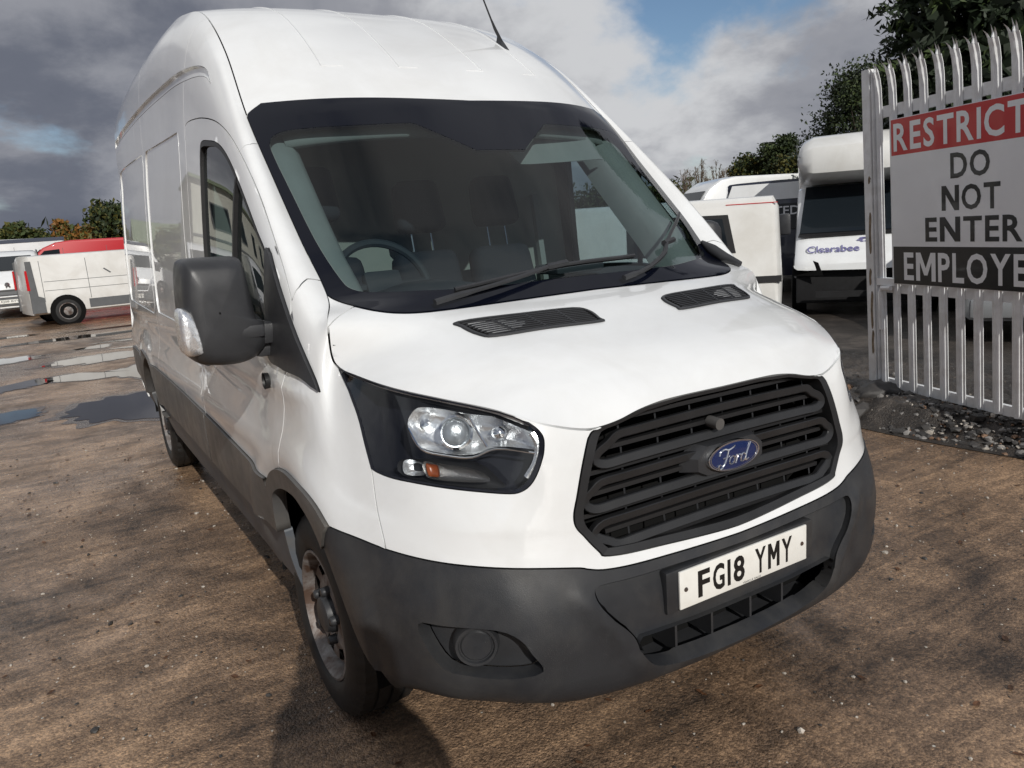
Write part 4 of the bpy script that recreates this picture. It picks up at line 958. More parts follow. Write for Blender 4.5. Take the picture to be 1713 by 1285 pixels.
def seat(x, wdt, hz=1.74):
    mb = MB(); tilt = Matrix.Rotation(R_(-14), 4, 'X')
    st = MB().box((x, 1.80, .98), (wdt, .50, .16), bev=.05).build('seat', 'seat', van, True, VOFF, 60)
    prof = [(0, .0), (.0, .12)]
    bk = MB(); bm = bmesh.new(); bmesh.ops.create_cube(bm, size=1)
    for v in bm.verts: v.co = Vector((v.co.x*wdt*(.82 if v.co.z > 0 else 1), v.co.y*.13, v.co.z*.62))
    bmesh.ops.bevel(bm, geom=bm.edges[:], offset=.055, segments=3, profile=.6, affect='EDGES'); bm.transform(tilt); bm.verts.index_update()
    bk.add([v.co+Vector((x, 1.90, 1.20)) for v in bm.verts], [[v.index for v in f.verts] for f in bm.faces]); bm.free()
    bk.build('seat_back', 'seat', st, True, None, 70)
    hd = MB(); bm = bmesh.new(); bmesh.ops.create_cube(bm, size=1)
    for v in bm.verts: v.co = Vector((v.co.x*.245*(.86 if v.co.z > 0 else 1), v.co.y*.11, v.co.z*.24))
    bmesh.ops.bevel(bm, geom=bm.edges[:], offset=.048, segments=3, profile=.6, affect='EDGES'); bm.transform(tilt); bm.verts.index_update()
    hd.add([v.co+Vector((x, 1.99, hz)) for v in bm.verts], [[v.index for v in f.verts] for f in bm.faces]); bm.free()
    hd.build('head_rest', 'seat', st, True, None, 70)
    for dx in (-.05, .05): MB().tube([(x+dx, 1.96, 1.48), (x+dx, 1.99, hz-.08)], .006, 6).build('head_rest_post', 'chrome', st, True)
seat(-.55, .46, 1.78); seat(-.04, .38, 1.71); seat(.37, .38, 1.72)
for sg in (1, -1):
    vz = [(.17, 1.935), (.255, 1.985), (.60, 1.985), (.655, 1.87), (.64, 1.862), (.27, 1.845), (.21, 1.86)]
    if sg > 0: MB().prism(smooth_path(vz, True, 2), lambda x, z: (x, 1.48-(z-1.86)*-.45, z), lambda x, z: (x, 1.50-(z-1.86)*-.45, z)).build('sun_visor', 'liner', van, True, VOFF, 40)
for sg in (-1, 1):
    ss_ = np.linspace(6.95, 10.0, 24); vs = np.concatenate([Teval(ss_, np.full(24, sg*a), -o)[0] for a, o in ((.985, .035), (.93, .045), (.875, .075), (.855, .12), (.86, .20))])
    mesh('pillar_trim', vs, [(k*24+i, k*24+i+1, (k+1)*24+i+1, (k+1)*24+i) for k in range(4) for i in range(23)], 'liner', van, True, VOFF)
tt_ = np.linspace(-.9, .9, 30); vs = np.concatenate([Teval(np.full(30, s_), tt_, -o)[0] for s_, o in ((9.98, .035), (9.76, .045), (9.66, .06), (9.70, .09))])
mesh('header_trim', vs, [(k*30+i, k*30+i+1, (k+1)*30+i+1, (k+1)*30+i) for k in range(3) for i in range(29)], 'liner', van, True, VOFF)
MB().box((0, 2.0, 2.17), (1.5, .50, .03), bev=.01).build('overhead_shelf', 'dash', van, False, VOFF)
MB().box((-.03, 1.80, 2.06), (.12, .10, .03), bev=.01).build('courtesy_lamp', 'dash', van, False, VOFF)
for x in (.72, -.74): MB().tube([(x, 2.16, 1.75), (x+.02, 2.14, 1.4), (x+.03, 2.1, 1.0)], .022, 4).build('seat_belt', 'liner', van, False, VOFF)
# ------------------------------------------------------------------ ground
def ground_mat(name, dark, mid, light, wet=.5, streak=True, speck=.5, bscale=1.0):
    m = bpy.data.materials.new(name); m.use_nodes = True; t = m.node_tree; p = t.nodes['Principled BSDF']
    co = N(t, 'ShaderNodeTexCoord').outputs['Object']
    def mapv(sc, rot=0):
        n = N(t, 'ShaderNodeMapping'); n.inputs['Scale'].default_value = sc; n.inputs['Rotation'].default_value = (0, 0, rot); LK(t, co, n.inputs[0]); return n.outputs[0]
    big = noise(t, co, .55, 5, .6, .5); med = noise(t, co, 3.1, 7, .68, .3, (4, 1, 0)); fine = noise(t, co, 38, 6, .72, 0, (9, 2, 0)); grit = noise(t, co, 120, 5, .72, 0, (1, 7, 0))
    st = noise(t, mapv((.8, 9, 1), R_(-4)), 2.0, 3, .5, .5) if streak else noise(t, co, 9, 5, .6)
    def cells(sc, off):
        v = N(t, 'ShaderNodeTexVoronoi'); v.inputs['Scale'].default_value = sc; av = N(t, 'ShaderNodeVectorMath', operation='ADD'); LK(t, co, av.inputs[0]); av.inputs[1].default_value = off; LK(t, av.outputs[0], v.inputs['Vector']); q = N(t, 'ShaderNodeSeparateColor'); LK(t, v.outputs['Color'], q.inputs[0]); return v.outputs['Distance'], q.outputs[0]
    d1, c1 = cells(95, (1, 2, 0)); d2, c2 = cells(210, (5, 1, 0))
    f = mth(t, 'ADD', mth(t, 'MULTIPLY', big, .56), mth(t, 'ADD', mth(t, 'MULTIPLY', med, .44), mth(t, 'ADD', mth(t, 'MULTIPLY', st, .22), mth(t, 'MULTIPLY', fine, .26))))
    col = ramp(t, f, [(.60, dark), (.735, mid), (.89, light)], 'LINEAR')
    mg = N(t, 'ShaderNodeMix', data_type='RGBA', blend_type='MULTIPLY'); mg.inputs[0].default_value = .8
    LK(t, col, mg.inputs[6]); LK(t, ramp(t, grit, [(.32, (.45, .45, .45)), (.54, (1.02, 1.02, 1.02)), (.70, (1.55, 1.52, 1.48))], 'LINEAR'), mg.inputs[7])
    vo = N(t, 'ShaderNodeTexVoronoi'); vo.inputs['Scale'].default_value = 26; LK(t, co, vo.inputs['Vector'])
    sx = N(t, 'ShaderNodeSeparateColor'); LK(t, vo.outputs['Color'], sx.inputs[0])
    rad = mth(t, 'MULTIPLY', sx.outputs[1], .16)
    sp = mth(t, 'MULTIPLY', mth(t, 'LESS_THAN', vo.outputs['Distance'], rad), mth(t, 'GREATER_THAN', sx.outputs[0], 1-.16*speck))
    pb = N(t, 'ShaderNodeMix', data_type='RGBA', blend_type='MULTIPLY'); pb.inputs[0].default_value = .75; LK(t, mg.outputs[2], pb.inputs[6]); LK(t, ramp(t, mth(t, 'ADD', mth(t, 'MULTIPLY', c1, .55), mth(t, 'MULTIPLY', c2, .45)), [(.15, (.50, .48, .46)), (.5, (1, 1, 1)), (.85, (1.6, 1.55, 1.45))], 'LINEAR'), pb.inputs[7])
    ms = N(t, 'ShaderNodeMix', data_type='RGBA'); LK(t, sp, ms.inputs[0]); LK(t, pb.outputs[2], ms.inputs[6])
    LK(t, ramp(t, sx.outputs[2], [(0, (.16, .12, .09)), (.6, (.36, .32, .27)), (1, (.55, .52, .46))], 'LINEAR'), ms.inputs[7])
    LK(t, ms.outputs[2], p.inputs['Base Color'])
    # wet film: lower, smoother places shine
    wn_ = mth(t, 'ADD', mth(t, 'MULTIPLY', noise(t, co, .42, 4, .55, .4, (11, 5, 0)), .6), mth(t, 'MULTIPLY', med, .45))
    mr = N(t, 'ShaderNodeMapRange'); LK(t, wn_, mr.inputs[0]); mr.inputs[1].default_value = .42; mr.inputs[2].default_value = .60
    mr.inputs[3].default_value = .48; mr.inputs[4].default_value = .48-.36*wet; LK(t, mr.outputs[0], p.inputs['Roughness'])
    p.inputs['Specular IOR Level'].default_value = .5
    h = mth(t, 'ADD', mth(t, 'SUBTRACT', mth(t, 'MULTIPLY', fine, .5), mth(t, 'ADD', mth(t, 'MULTIPLY', d1, .45), mth(t, 'MULTIPLY', d2, .25))), mth(t, 'ADD', mth(t, 'MULTIPLY', grit, .35), mth(t, 'ADD', mth(t, 'MULTIPLY', st, .55), mth(t, 'MULTIPLY', med, 1.5))))
    b = N(t, 'ShaderNodeBump'); b.inputs['Strength'].default_value = .8; b.inputs['Distance'].default_value = .012*bscale
    sm = N(t, 'ShaderNodeMapRange'); LK(t, wn_, sm.inputs[0]); sm.inputs[1].default_value = .40; sm.inputs[2].default_value = .60; sm.inputs[3].default_value = .85; sm.inputs[4].default_value = .85-.62*min(1, wet); LK(t, sm.outputs[0], b.inputs['Strength'])
    LK(t, h, b.inputs['Height']); LK(t, b.outputs[0], p.inputs['Normal']); MATS[name] = m
ground_mat('yard_ground', (.050, .035, .026), (.225, .148, .096), (.52, .345, .215), wet=1.0)
ground_mat('gravel_ground', (.018, .015, .013), (.050, .042, .036), (.13, .11, .095), wet=.3, streak=False, speck=2.2, bscale=1.6)
mat('stone_grey', (.20, .19, .18), .7, var=.5, vscale=9); mat('stone_pale', (.42, .38, .33), .7, var=.4, vscale=9); mat('stone_brown', (.20, .12, .075), .7, var=.5, vscale=9); mat('stone_dark', (.045, .042, .04), .6, var=.4, vscale=9)
mat('leaf_litter', (.10, .045, .02), .6, var=.6, vscale=4)
mat('water', (.030, .024, .019), .03, spec=.6)
gr = mesh('ground', [(-250, -60, 0), (250, -60, 0), (250, 300, 0), (-250, 300, 0)], [(0, 1, 2, 3)], 'yard_ground', None, False); tag(gr, kind='structure')
# raised gravel verge along the gate, falling away behind it
xs = np.concatenate([np.linspace(3.26, 5.2, 60), [6, 8, 14, 30, 60]]); ys = np.concatenate([[-30, -10, -4, -1.5], np.linspace(-.6, 4.2, 130), [5.5, 8, 12, 16]])
vs = []
def hsh(a, b): return (math.sin(a*127.1+b*311.7)*43758.5453) % 1
for i, x in enumerate(xs):
    for y in ys:
        e = 3.30+.05*math.sin(y*2.1)+.03*math.sin(y*5.3)+.0*y
        z = .004+.155*float(sstep(e, e+.32, np.array(x)))*float(sstep(6.5, 4.6, np.array(x)))
        if 3.3 < x < 5.3: z += (hsh(x*3, y*7)-.5)*.03+.015*math.sin(x*9+y*7)*math.sin(y*11)
        vs.append((x+(0 if i else .03*math.sin(y*3)), y, max(.004, z)))
ny = len(ys); fs = [(i*ny+j, (i+1)*ny+j, (i+1)*ny+j+1, i*ny+j+1) for i in range(len(xs)-1) for j in range(ny-1)]
vg = mesh('gravel_verge', vs, fs, 'gravel_ground', None, True); tag(vg, kind='structure')
def verge_z(x, y):
    return .155*float(sstep(3.32, 3.62, np.array(x)))
# puddles: thin sheets of standing water with uneven shores
mat('wet_mud', (.075, .052, .040), .22, var=.4, vscale=9, bump=.6, bscale=60, rvar=.1)
PUD = [[(-1.62, 7.6), (-1.40, 8.25), (-.95, 8.5), (-.35, 8.5), (-.2, 7.6), (-.55, 6.85), (-1.2, 7.0)], [(-1.70, 10.55), (-1.45, 11.1), (-1.0, 10.75), (-.4, 11.2), (.6, 11.3), (.5, 9.7), (-.5, 9.6), (-.95, 10.1), (-1.4, 10.2)],
       [(-1.70, 12.3), (-1.37, 13.0), (-.6, 13.1), (.4, 12.9), (-.1, 12.3), (-1.1, 12.0)], [(-3.6, 13.8), (-2.5, 14.3), (-1.74, 14.1), (-2.12, 13.5), (-3.2, 13.3)], [(-1.28, 14.38), (-.73, 14.7), (-.81, 14.1)],
       [(-.9, 15.1), (.6, 15.5), (.2, 14.9)], [(-.7, 13.7), (.6, 14.0), (.4, 13.4)], [(-3.1, 10.4), (-2.27, 10.7), (-1.85, 11.0), (-1.73, 10.5), (-2.1, 10.2), (-3.0, 10.0)], [(-2.6, 8.3), (-1.95, 8.5), (-1.9, 7.9), (-2.5, 7.8)],
       [(-2.6, 16.6), (-1.2, 17.2), (.4, 17.0), (-.6, 16.5)], [(-1.2, 18.2), (.8, 18.7), (1.0, 18.2)], [(-3.4, 18.6), (-2.1, 19.0), (-2.0, 18.5)]]
for q, poly in enumerate(PUD):
    P = smooth_path(poly, True, 14); c = P.mean(0); r_ = np.random.default_rng(q+3); n = len(P)
    ph = r_.uniform(0, 6.28, 8); am = r_.uniform(.01, .05, 8)
    th = np.arctan2(P[:, 1]-c[1], P[:, 0]-c[0]); k = 1+sum(am[j]*np.sin(th*(3+2*j)+ph[j]) for j in range(8))
    P = c+(P-c)*k[:, None]
    W2 = c+(P-c)*(1+.16*(1+.6*np.sin(th*5+ph[0])*np.sin(th*3+ph[1])))[:, None]; tag(mesh('wet_mud', [(x, y, .0022) for x, y in W2]+[(c[0], c[1], .0022)], [(i, (i+1) % n, n) for i in range(n)], 'wet_mud', None, False), kind='structure')
    vs = [(x, y, .0045) for x, y in P]+[(c[0], c[1], .0045)]
    o = mesh('puddle', vs, [(i, (i+1) % n, n) for i in range(n)], 'water', None, False); tag(o, kind='structure')
# loose stones and leaves
def stones(name, n, place, size, m, label):
    bm0 = bmesh.new(); bmesh.ops.create_icosphere(bm0, subdivisions=1, radius=1); bv = np.array([v.co[:] for v in bm0.verts]); bf = np.array([[v.index for v in f.verts] for f in bm0.faces]); bm0.free()
    V = []; F = []
    for i in range(n):
        x, y, z = place(i); s = size*float(RNG.lognormal(0, .45)); sc = s*RNG.uniform(.6, 1.3, 3)*np.array([1, 1, .6]); a = RNG.uniform(0, 6.28)
        v = bv*(1+RNG.uniform(-.22, .22, (len(bv), 1)))*sc; v = np.stack([v[:, 0]*math.cos(a)-v[:, 1]*math.sin(a), v[:, 0]*math.sin(a)+v[:, 1]*math.cos(a), v[:, 2]], -1)+np.array([x, y, z+sc[2]*.35])
        F.append(bf+len(bv)*i); V.append(v)
    V = np.concatenate(V); F = np.concatenate(F); me = bpy.data.meshes.new(name); me.from_pydata(V.tolist(), [], F.tolist()); me.materials.append(MATS[m]); o = link(name, me)
    return tag(o, label, 'gravel', kind='stuff')
def on_verge(i):
    y = RNG.uniform(.2, 3.6); x = 3.30+abs(RNG.normal(0, .30)); return x, y, verge_z(x, y)
stones('gravel', 900, on_verge, .013, 'stone_grey', 'grey stones strewn over the verge below the gate')
stones('gravel', 420, on_verge, .010, 'stone_pale', 'pale stones strewn over the verge below the gate')
stones('gravel', 420, on_verge, .012, 'stone_brown', 'brown stones strewn over the verge below the gate')
stones('gravel', 700, on_verge, .019, 'stone_dark', 'dark wet stones strewn over the verge below the gate')
def on_yard(i):
    if i % 2: return RNG.uniform(-.6, 3.2), RNG.uniform(-1.2, 1.6), 0
    return RNG.uniform(-2.6, -.8), RNG.uniform(.3, 6), 0
stones('loose_grit', 900, on_yard, .0042, 'stone_pale', 'pale grit scattered over the wet yard')
stones('loose_grit', 700, on_yard, .005, 'stone_dark', 'dark grit scattered over the wet yard')
V = []; F = []
for i in range(150):
    x, y, _ = on_yard(i+1) if i % 3 else on_yard(i); s = RNG.uniform(.010, .026); a = RNG.uniform(0, 6.28); c, d = math.cos(a), math.sin(a)
    pts_ = [(-1, 0, .1), (-.4, .45, .25), (.3, .4, .05), (1, .05, .3), (.35, -.42, .1), (-.4, -.4, .3), (0, 0, 0)]
    b = len(V); V += [(x+s*(px*c-py*d), y+s*(px*d+py*c), .004+s*pz*.6) for px, py, pz in pts_]; F += [(b+k, b+(k+1) % 6, b+6) for k in range(6)]
lf = mesh('fallen_leaves', V, F, 'leaf_litter', None, False); tag(lf, 'small brown fallen leaves lying on the wet ground', 'leaves', kind='stuff')
# rock beside the gate post
bm = bmesh.new(); bmesh.ops.create_icosphere(bm, subdivisions=3, radius=1)
for v in bm.verts: v.co = Vector((v.co.x*.20, v.co.y*.14, v.co.z*.09))*(1+.18*math.sin(v.co.x*5)*math.cos(v.co.y*7+v.co.z*4))
rk = from_bm('rock', bm, 'stone_dark', None, True, (3.72, 2.12, .15)); tag(rk, 'dark rounded rock lying at the foot of the gate post', 'rock')

# ------------------------------------------------------------------ palisade gate and its sign
GA = np.array([3.91, 2.19]); GD = np.array([-.28436, -.95872]); GN = np.array([-.95872, .28436])
gate = thing('palisade_gate', 'white steel palisade gate with splayed spikes beside the van', 'gate', (3.91, 2.19, 0)); GOFF = (-3.91, -2.19, 0)
def G(s, z, o=0.): s = s+.068*(2.58-z); return (GA[0]+GD[0]*s+GN[0]*o, GA[1]+GD[1]*s+GN[1]*o, z)
mat('gate_white', (.80, .81, .82), .38, var=.06, vscale=6, dirt=((.30, .27, .22), .4, 7), rvar=.08)
mat('sign_white', (.84, .85, .87), .28, coat=.3, var=.03, vscale=3); mat('sign_red', (.55, .022, .024), .3, coat=.3, var=.05, vscale=4); mat('sign_black', (.010, .010, .011), .3, coat=.3)
def gbox(s0, s1, z0, z1, o0, o1): 
    return MB().add([G(s, z, o) for s in (s0, s1) for z in (z0, z1) for o in (o0, o1)], [(0, 1, 3, 2), (4, 6, 7, 5), (0, 4, 5, 1), (2, 3, 7, 6), (0, 2, 6, 4), (1, 5, 7, 3)])
post = gbox(-.285, -.205, .20, 2.56, -.04, .04).build('gate_post', 'gate_white', gate, False, GOFF)
gbox(-.196, -.186, .22, 2.545, -.03, .03).build('post_edge_plate', 'gate_white', post, False, (0, 0, 0))
mat('rust_stain', (.20, .15, .10), .8, var=.5, vscale=30)
for s0, z0, z1 in ((-.24, 1.2, 1.5), (-.235, 1.72, 1.78), (-.24, .62, .9), (-.25, .95, 1.08), (-.238, .42, .60)):
    pts_ = smooth_path([(s0, z0), (s0+.02, z0+.02), (s0+.017, (z0+z1)/2), (s0+.026, z1-.02), (s0+.006, z1), (s0-.006, (z0+z1)/2)], True, 4)
    mesh('flaked_paint', [G(s, z, .0412) for s, z in pts_], [tuple(range(len(pts_)))], 'rust_stain', post, False)
for z0, z1 in ((2.195, 2.275), (.90, .975), (.165, .235)): gbox(-.20, 2.2, z0, z1, -.035, -.002).build('gate_rail', 'gate_white', gate, False, GOFF)
gbox(-.19, .0, .955, 1.01, -.03, .03).build('latch_plate', 'gate_white', gate, False, GOFF)
MB().tube([G(-.13, .62, .045), G(-.13, .90, .045), G(-.115, .935, .045), G(-.02, .94, .045)], .018, 8).build('drop_bolt', 'gate_white', gate, True, GOFF)
pal = [(a*1.12, b) for a, b in [(-.034, 0), (-.034, .004), (-.018, .006), (-.010, .018), (0, .021), (.010, .018), (.018, .006), (.034, .004), (.034, 0), (.019, .002), (.010, .014), (0, .017), (-.010, .014), (-.019, .002)]]
def paling(s):
    mb = MB(); rows = [(.17, 0, 0), (2.28, 0, 0), (2.40, .003, .0), (2.47, .012, 0), (2.52, .026, 0)]; n = len(pal); vs = []
    for z, bo, _ in rows: vs += [G(s+a, z, b+bo) for a, b in pal]
    fs = [(k*n+i, k*n+(i+1) % n, (k+1)*n+(i+1) % n, (k+1)*n+i) for k in range(len(rows)-1) for i in range(n)]
    mb.add(vs, fs)
    # three splayed points
    for a0, a1, tip, ob, zt in ((-.034, -.010, -.044, .055, 2.58), (-.012, .012, .0, .040, 2.605), (.010, .034, .044, .055, 2.58)):
        m0 = (a0+a1)/2
        mb.add([G(s+a0, 2.515, .028), G(s+a1, 2.515, .028), G(s+m0, 2.515, .043 if abs(tip) < .01 else .033), G(s+(m0+tip)/2-.007, 2.555, ob-.012), G(s+(m0+tip)/2+.007, 2.555, ob-.012), G(s+tip, zt, ob+.006)], [(0, 1, 4, 3), (1, 2, 4), (2, 0, 3), (2, 3, 4), (3, 4, 5), (0, 2, 1)])
    return mb.build('paling', 'gate_white', gate, False, GOFF)
for k in range(15): paling(-.155+k*.148)
sign = thing('warning_sign', 'red white and black warning sign fixed to the palisade gate', 'sign', G(.73, .978, .03)); SO = tuple(-c for c in G(.73, .978, .03))
for nme, z0, z1, m in (('red_panel', 1.905, 2.158, 'sign_red'), ('white_panel', 1.25, 1.9045, 'sign_white'), ('black_panel', .978, 1.2495, 'sign_black')): gbox(0, 1.46, z0, z1, .026, .030).build(nme, m, sign, False, SO)
gbox(-.006, 1.466, .972, 2.164, .0245, .0258).build('sign_backing', 'sign_white', sign, False, SO)
for txt, sc, zc_, wd, hh, m in (('RESTRICTED', .73, 2.030, 1.41, .195, 'sign_white'), ('DO', .70, 1.785, .315, .165, 'sign_black'), ('NOT', .70, 1.575, .47, .165, 'sign_black'), ('ENTER!', .735, 1.368, .84, .165, 'sign_black'), ('EMPLOYEES', .73, 1.108, 1.25, .20, 'sign_white')):
    for vs, fs in bold_line(txt, wd, hh): MB().add([G(sc+v[0], zc_+v[1], .0312) for v in vs], fs).build('letter', m, sign, False, SO)
# ------------------------------------------------------------------ parked vehicles in the background
mat('red_paint', (.45, .008, .016), .5, coat=.1); mat('navy_paint', (.010, .014, .032), .3, coat=.7); mat('dark_glass', (.010, .014, .018), .06, spec=.3); mat('grey_plastic', (.10, .105, .11), .6, var=.1); mat('red_lamp', (.50, .012, .015), .2)
mat('silver_paint', (.30, .31, .32), .3, metal=.3, coat=.6); mat('purple_ink', (.17, .16, .33), .5); mat('bare_engine', (.005, .005, .006), .8, var=.5, vscale=14); mat('blue_roof', (.02, .03, .06), .4)
def vehicle(name, label, loc, rz, prof, Wd, paint, wheels, R=.33, group='vehicles parked in the yard', rimmat='rim', edge=.085, bow=.15):
    """prof: side outline (y back from the front, z); body is that outline rounded over towards both flanks"""
    t = thing(name, label, 'van' if 'van' in name else 'car', loc, group, rz); P = np.array(prof, float); c = P.mean(0); hw = Wd/2; n = len(P)
    rows = []
    for f, ins in ((-1, edge*1.0), (-.985, edge*.45), (-.94, edge*.12), (-.8, 0), (0, -.012), (.8, 0), (.94, edge*.12), (.985, edge*.45), (1, edge*1.0)):
        q = P.copy()
        q = inset(P, ins) if ins else P
        q[:, 1] = np.maximum(q[:, 1], P[:, 1].min())
        L_ = P[:, 0].max(); rows.append([(f*hw*(1.01-.035*(z-.3)), y+bow*f**4*max(0., 1-max(y, 0)/.9)-.05*f**4*max(0., 1-(L_-y)/.4), z) for y, z in q])
    vs = [v for r in rows for v in r]; fs = [(k*n+i, k*n+(i+1) % n, (k+1)*n+(i+1) % n, (k+1)*n+i) for k in range(8) for i in range(n)]+[tuple(range(n)), tuple(8*n+i for i in range(n))]
    MB().add(vs, fs).build('body', paint, t, True, None, 28)
    for yw in wheels:
        for sg in (-1, 1):
            X = sg*(hw*1.01+.010)
            MB().lathe([(X-sg*.06, R+.075), (X-sg*.002, R+.075), (X+sg*.003, R+.06), (X+sg*.003, .0005)], (0, yw, R+.01), 'X', 24).build('wheel_arch', 'void', t, True, None, 40)
            w_ = MB().lathe([(X-sg*.20, .2), (X-sg*.2, R-.01), (X-sg*.03, R), (X+sg*.002, R-.03), (X+sg*.010, R-.10), (X+sg*.008, R*.64)], (0, yw, R), 'X', 28).build('wheel', 'rubber', t, True, None, 40)
            MB().lathe([(X+sg*.006, R*.66), (X+sg*.012, R*.62), (X-sg*.012, R*.52), (X-sg*.004, R*.36), (X+sg*.008, R*.30), (X+sg*.004, R*.20), (X+sg*.010, R*.16), (X+sg*.010, .0005)], (0, yw, R), 'X', 28).build('rim', rimmat, w_, True, None, 40)
    return t
def sx_at(hw, z): return hw*(1.01-.035*(z-.3))
def side_poly(t, name, poly, hw, m, sides=(-1, 1), out=.006):
    for sg in sides:
        mb = MB(); mb.prism(poly, lambda y, z: (sg*(sx_at(hw, z)-.02), y, z), lambda y, z: (sg*(sx_at(hw, z)+out), y, z)); mb.build(name, m, t, False)
def slab(t, name, quad, m, th=.02):
    """thick four-cornered plate"""
    q = [Vector(v) for v in quad]; n = (q[1]-q[0]).cross(q[3]-q[0]).normalized()*th
    if name == 'windscreen': q = [v+n*1.1 for v in q]
    return MB().add([tuple(v) for v in q]+[tuple(v-n) for v in q], [(0, 1, 2, 3), (7, 6, 5, 4), (0, 4, 5, 1), (1, 5, 6, 2), (2, 6, 7, 3), (3, 7, 4, 0)]).build(name, m, t, False)
# --- white compact van, side on
trafic = [(0, .32), (0, .72), (.10, .95), (.75, 1.17), (1.0, 1.27), (1.75, 1.86), (2.1, 1.95), (4.72, 1.93), (4.78, 1.80), (4.82, .9), (4.80, .32)]
def compact(label, loc, rz, paint='paint_old', group='vehicles parked in the yard', name='compact_van', kind=0):
    t = vehicle(name, label, loc, rz, [(y, z*(.90 if kind else .895)) for y, z in trafic], 1.9, paint, (.93, 4.03), .325, group); hw = .95
    if kind: return t
    side_poly(t, 'lower_trim', [(1.45, .36), (3.52, .36), (3.52, .58), (1.45, .58)], hw, 'grey_plastic'); side_poly(t, 'rear_corner_trim', [(4.50, .34), (4.80, .34), (4.78, 1.60), (4.66, 1.60), (4.62, .75), (4.50, .70)], hw, 'grey_plastic', out=.02)
    side_poly(t, 'tail_lamp', [(4.765, .90), (4.83, .90), (4.82, 1.38), (4.775, 1.38)], hw, 'red_lamp', out=.022)
    side_poly(t, 'door_window', [(1.2, 1.17), (1.8, 1.55), (2.15, 1.55), (2.15, 1.13)], hw, 'dark_glass'); slab(t, 'windscreen', [(-.8, 1.01, 1.165), (.8, 1.01, 1.165), (.72, 1.70, 1.645), (-.72, 1.70, 1.645)], 'dark_glass')
    for y0 in (2.22, 3.45, 4.48): side_poly(t, 'panel_seam', [(y0, .60), (y0+.012, .60), (y0+.012, 1.60), (y0, 1.60)], hw, 'grey_plastic', out=.002)
    for z0 in (.86, 1.08): side_poly(t, 'panel_seam', [(2.24, z0), (4.45, z0), (4.45, z0+.012), (2.24, z0+.012)], hw, 'grey_plastic', out=.002)
    side_poly(t, 'slide_rail', [(2.9, 1.20), (3.05, 1.32), (3.08, 1.30), (2.93, 1.18)], hw, 'grey_plastic', out=.004)
    return t
compact('white compact van with grey plastic corners parked side on behind the puddles', (2.72, 22.55, 0), R_(99))
# --- high vans facing or sideways
boxer = [(0, .34), (0, .80), (.06, 1.0), (.20, 1.10), (.80, 1.36), (1.58, 2.16), (2.0, 2.36), (2.5, 2.42), (5.40, 2.40), (5.45, 2.25), (5.45, .36)]
def boxer_van(label, loc, rz, paint='paint', H=1.0, group='vehicles parked in the yard', name='delivery_van', front=True):
    pf = [(y, z if z < 1.4 else 1.4+(z-1.4)*H) for y, z in boxer]; t = vehicle(name, label, loc, rz, pf, 2.04, paint, (.95, 4.4), .34, group); hw = 1.02
    for y0 in (2.2, 3.62, 5.1): side_poly(t, 'panel_seam', [(y0, .72), (y0+.012, .72), (y0+.012, 1.4+.72*H), (y0, 1.4+.72*H)], hw, 'grey_plastic', out=.003)
    side_poly(t, 'door_handle', [(2.0, 1.16), (2.16, 1.16), (2.16, 1.21), (2.0, 1.21)], hw, 'trim', out=.02)
    yt, zt = 1.52, 1.4+(2.10-1.4)*H
    slab(t, 'windscreen', [(-.88, .80, 1.385), (.88, .80, 1.385), (.78, yt, zt), (-.78, yt, zt)], 'dark_glass')
    side_poly(t, 'door_window', [(1.05, 1.40), (1.62, 1.95), (2.1, 1.98), (2.1, 1.36)], hw, 'dark_glass'); side_poly(t, 'lower_trim', [(1.5, .45), (3.9, .45), (3.9, .70), (1.5, .70)], hw, 'grey_plastic')
    if front:
        MB().box((0, .02, .60), (2.0, .14, .42), bev=.05).build('bumper', 'grey_plastic', t, True)
        slab(t, 'grille', [(-.50, -.055, .68), (.50, -.055, .68), (.62, -.03, .86), (-.62, -.03, .86)], 'black'); MB().tube([(-.66, -.05, .88), (-.52, -.065, .66), (.52, -.065, .66), (.66, -.05, .88)], .022, 6).build('grille_trim', 'paint', t, True)
        for sg in (-1, 1):
            slab(t, 'headlight', [(sg*.98, .16, .86), (sg*.66, -.02, .86), (sg*.72, .06, 1.0), (sg*.98, .34, 1.14)], 'reflector'); MB().box((sg*1.15, .98, 1.42), (.22, .14, .32), bev=.05).build('door_mirror', 'trim', t, True)
        pl = MB().box((0, -.065, .52), (.52, .012, .11)).build('number_plate', 'plate', t, False)
    return t
b1 = boxer_van('white delivery van facing the camera with dark windscreen and black grille', (-2.42, 25.2, 0), R_(3), H=.55)
lion = [(-.07, .0), (-.05, .06), (-.02, .085), (.03, .08), (.06, .05), (.04, .02), (.07, -.03), (.055, -.085), (.03, -.05), (.0, -.02), (-.03, -.085), (-.05, -.05), (-.035, -.01)]
MB().prism(lion, lambda x, z: (x, .035, .98+z), lambda x, z: (x, .002, .98+z)).build('front_emblem', 'chrome', b1, False)
vs, fs = fit_text('EJ08 BVV', .44, .075); MB().add([(v[0], -.0722, .52+v[1]) for v in vs], fs).build('plate_lettering', 'ink', b1, False)
b2 = boxer_van('white long van with dark blue roof behind the row of parked vans', (-5.9, 36.6, 0), R_(-90), H=1.12)
side_poly(b2, 'roof_edge', [(1.7, 2.36), (5.42, 2.38), (5.42, 2.52), (2.0, 2.51)], 1.02, 'blue_roof', out=.02)
b3 = boxer_van('red high van parked behind the white compact van', (-2.9, 32.4, 0), R_(-91), 'red_paint', H=.86)
for y0 in (2.7, 4.3): MB().box((.86, y0, 2.22), (.10, .34, .05), bev=.015).build('roof_rail_foot', 'trim', b3, True)
boxer_van('white van outside the left edge, mirrored in the near van', (-5.6, 24.6, 0), R_(5)); boxer_van('taller white van outside the left edge, mirrored in the near van', (-8.6, 23.6, 0), R_(2), H=1.25)
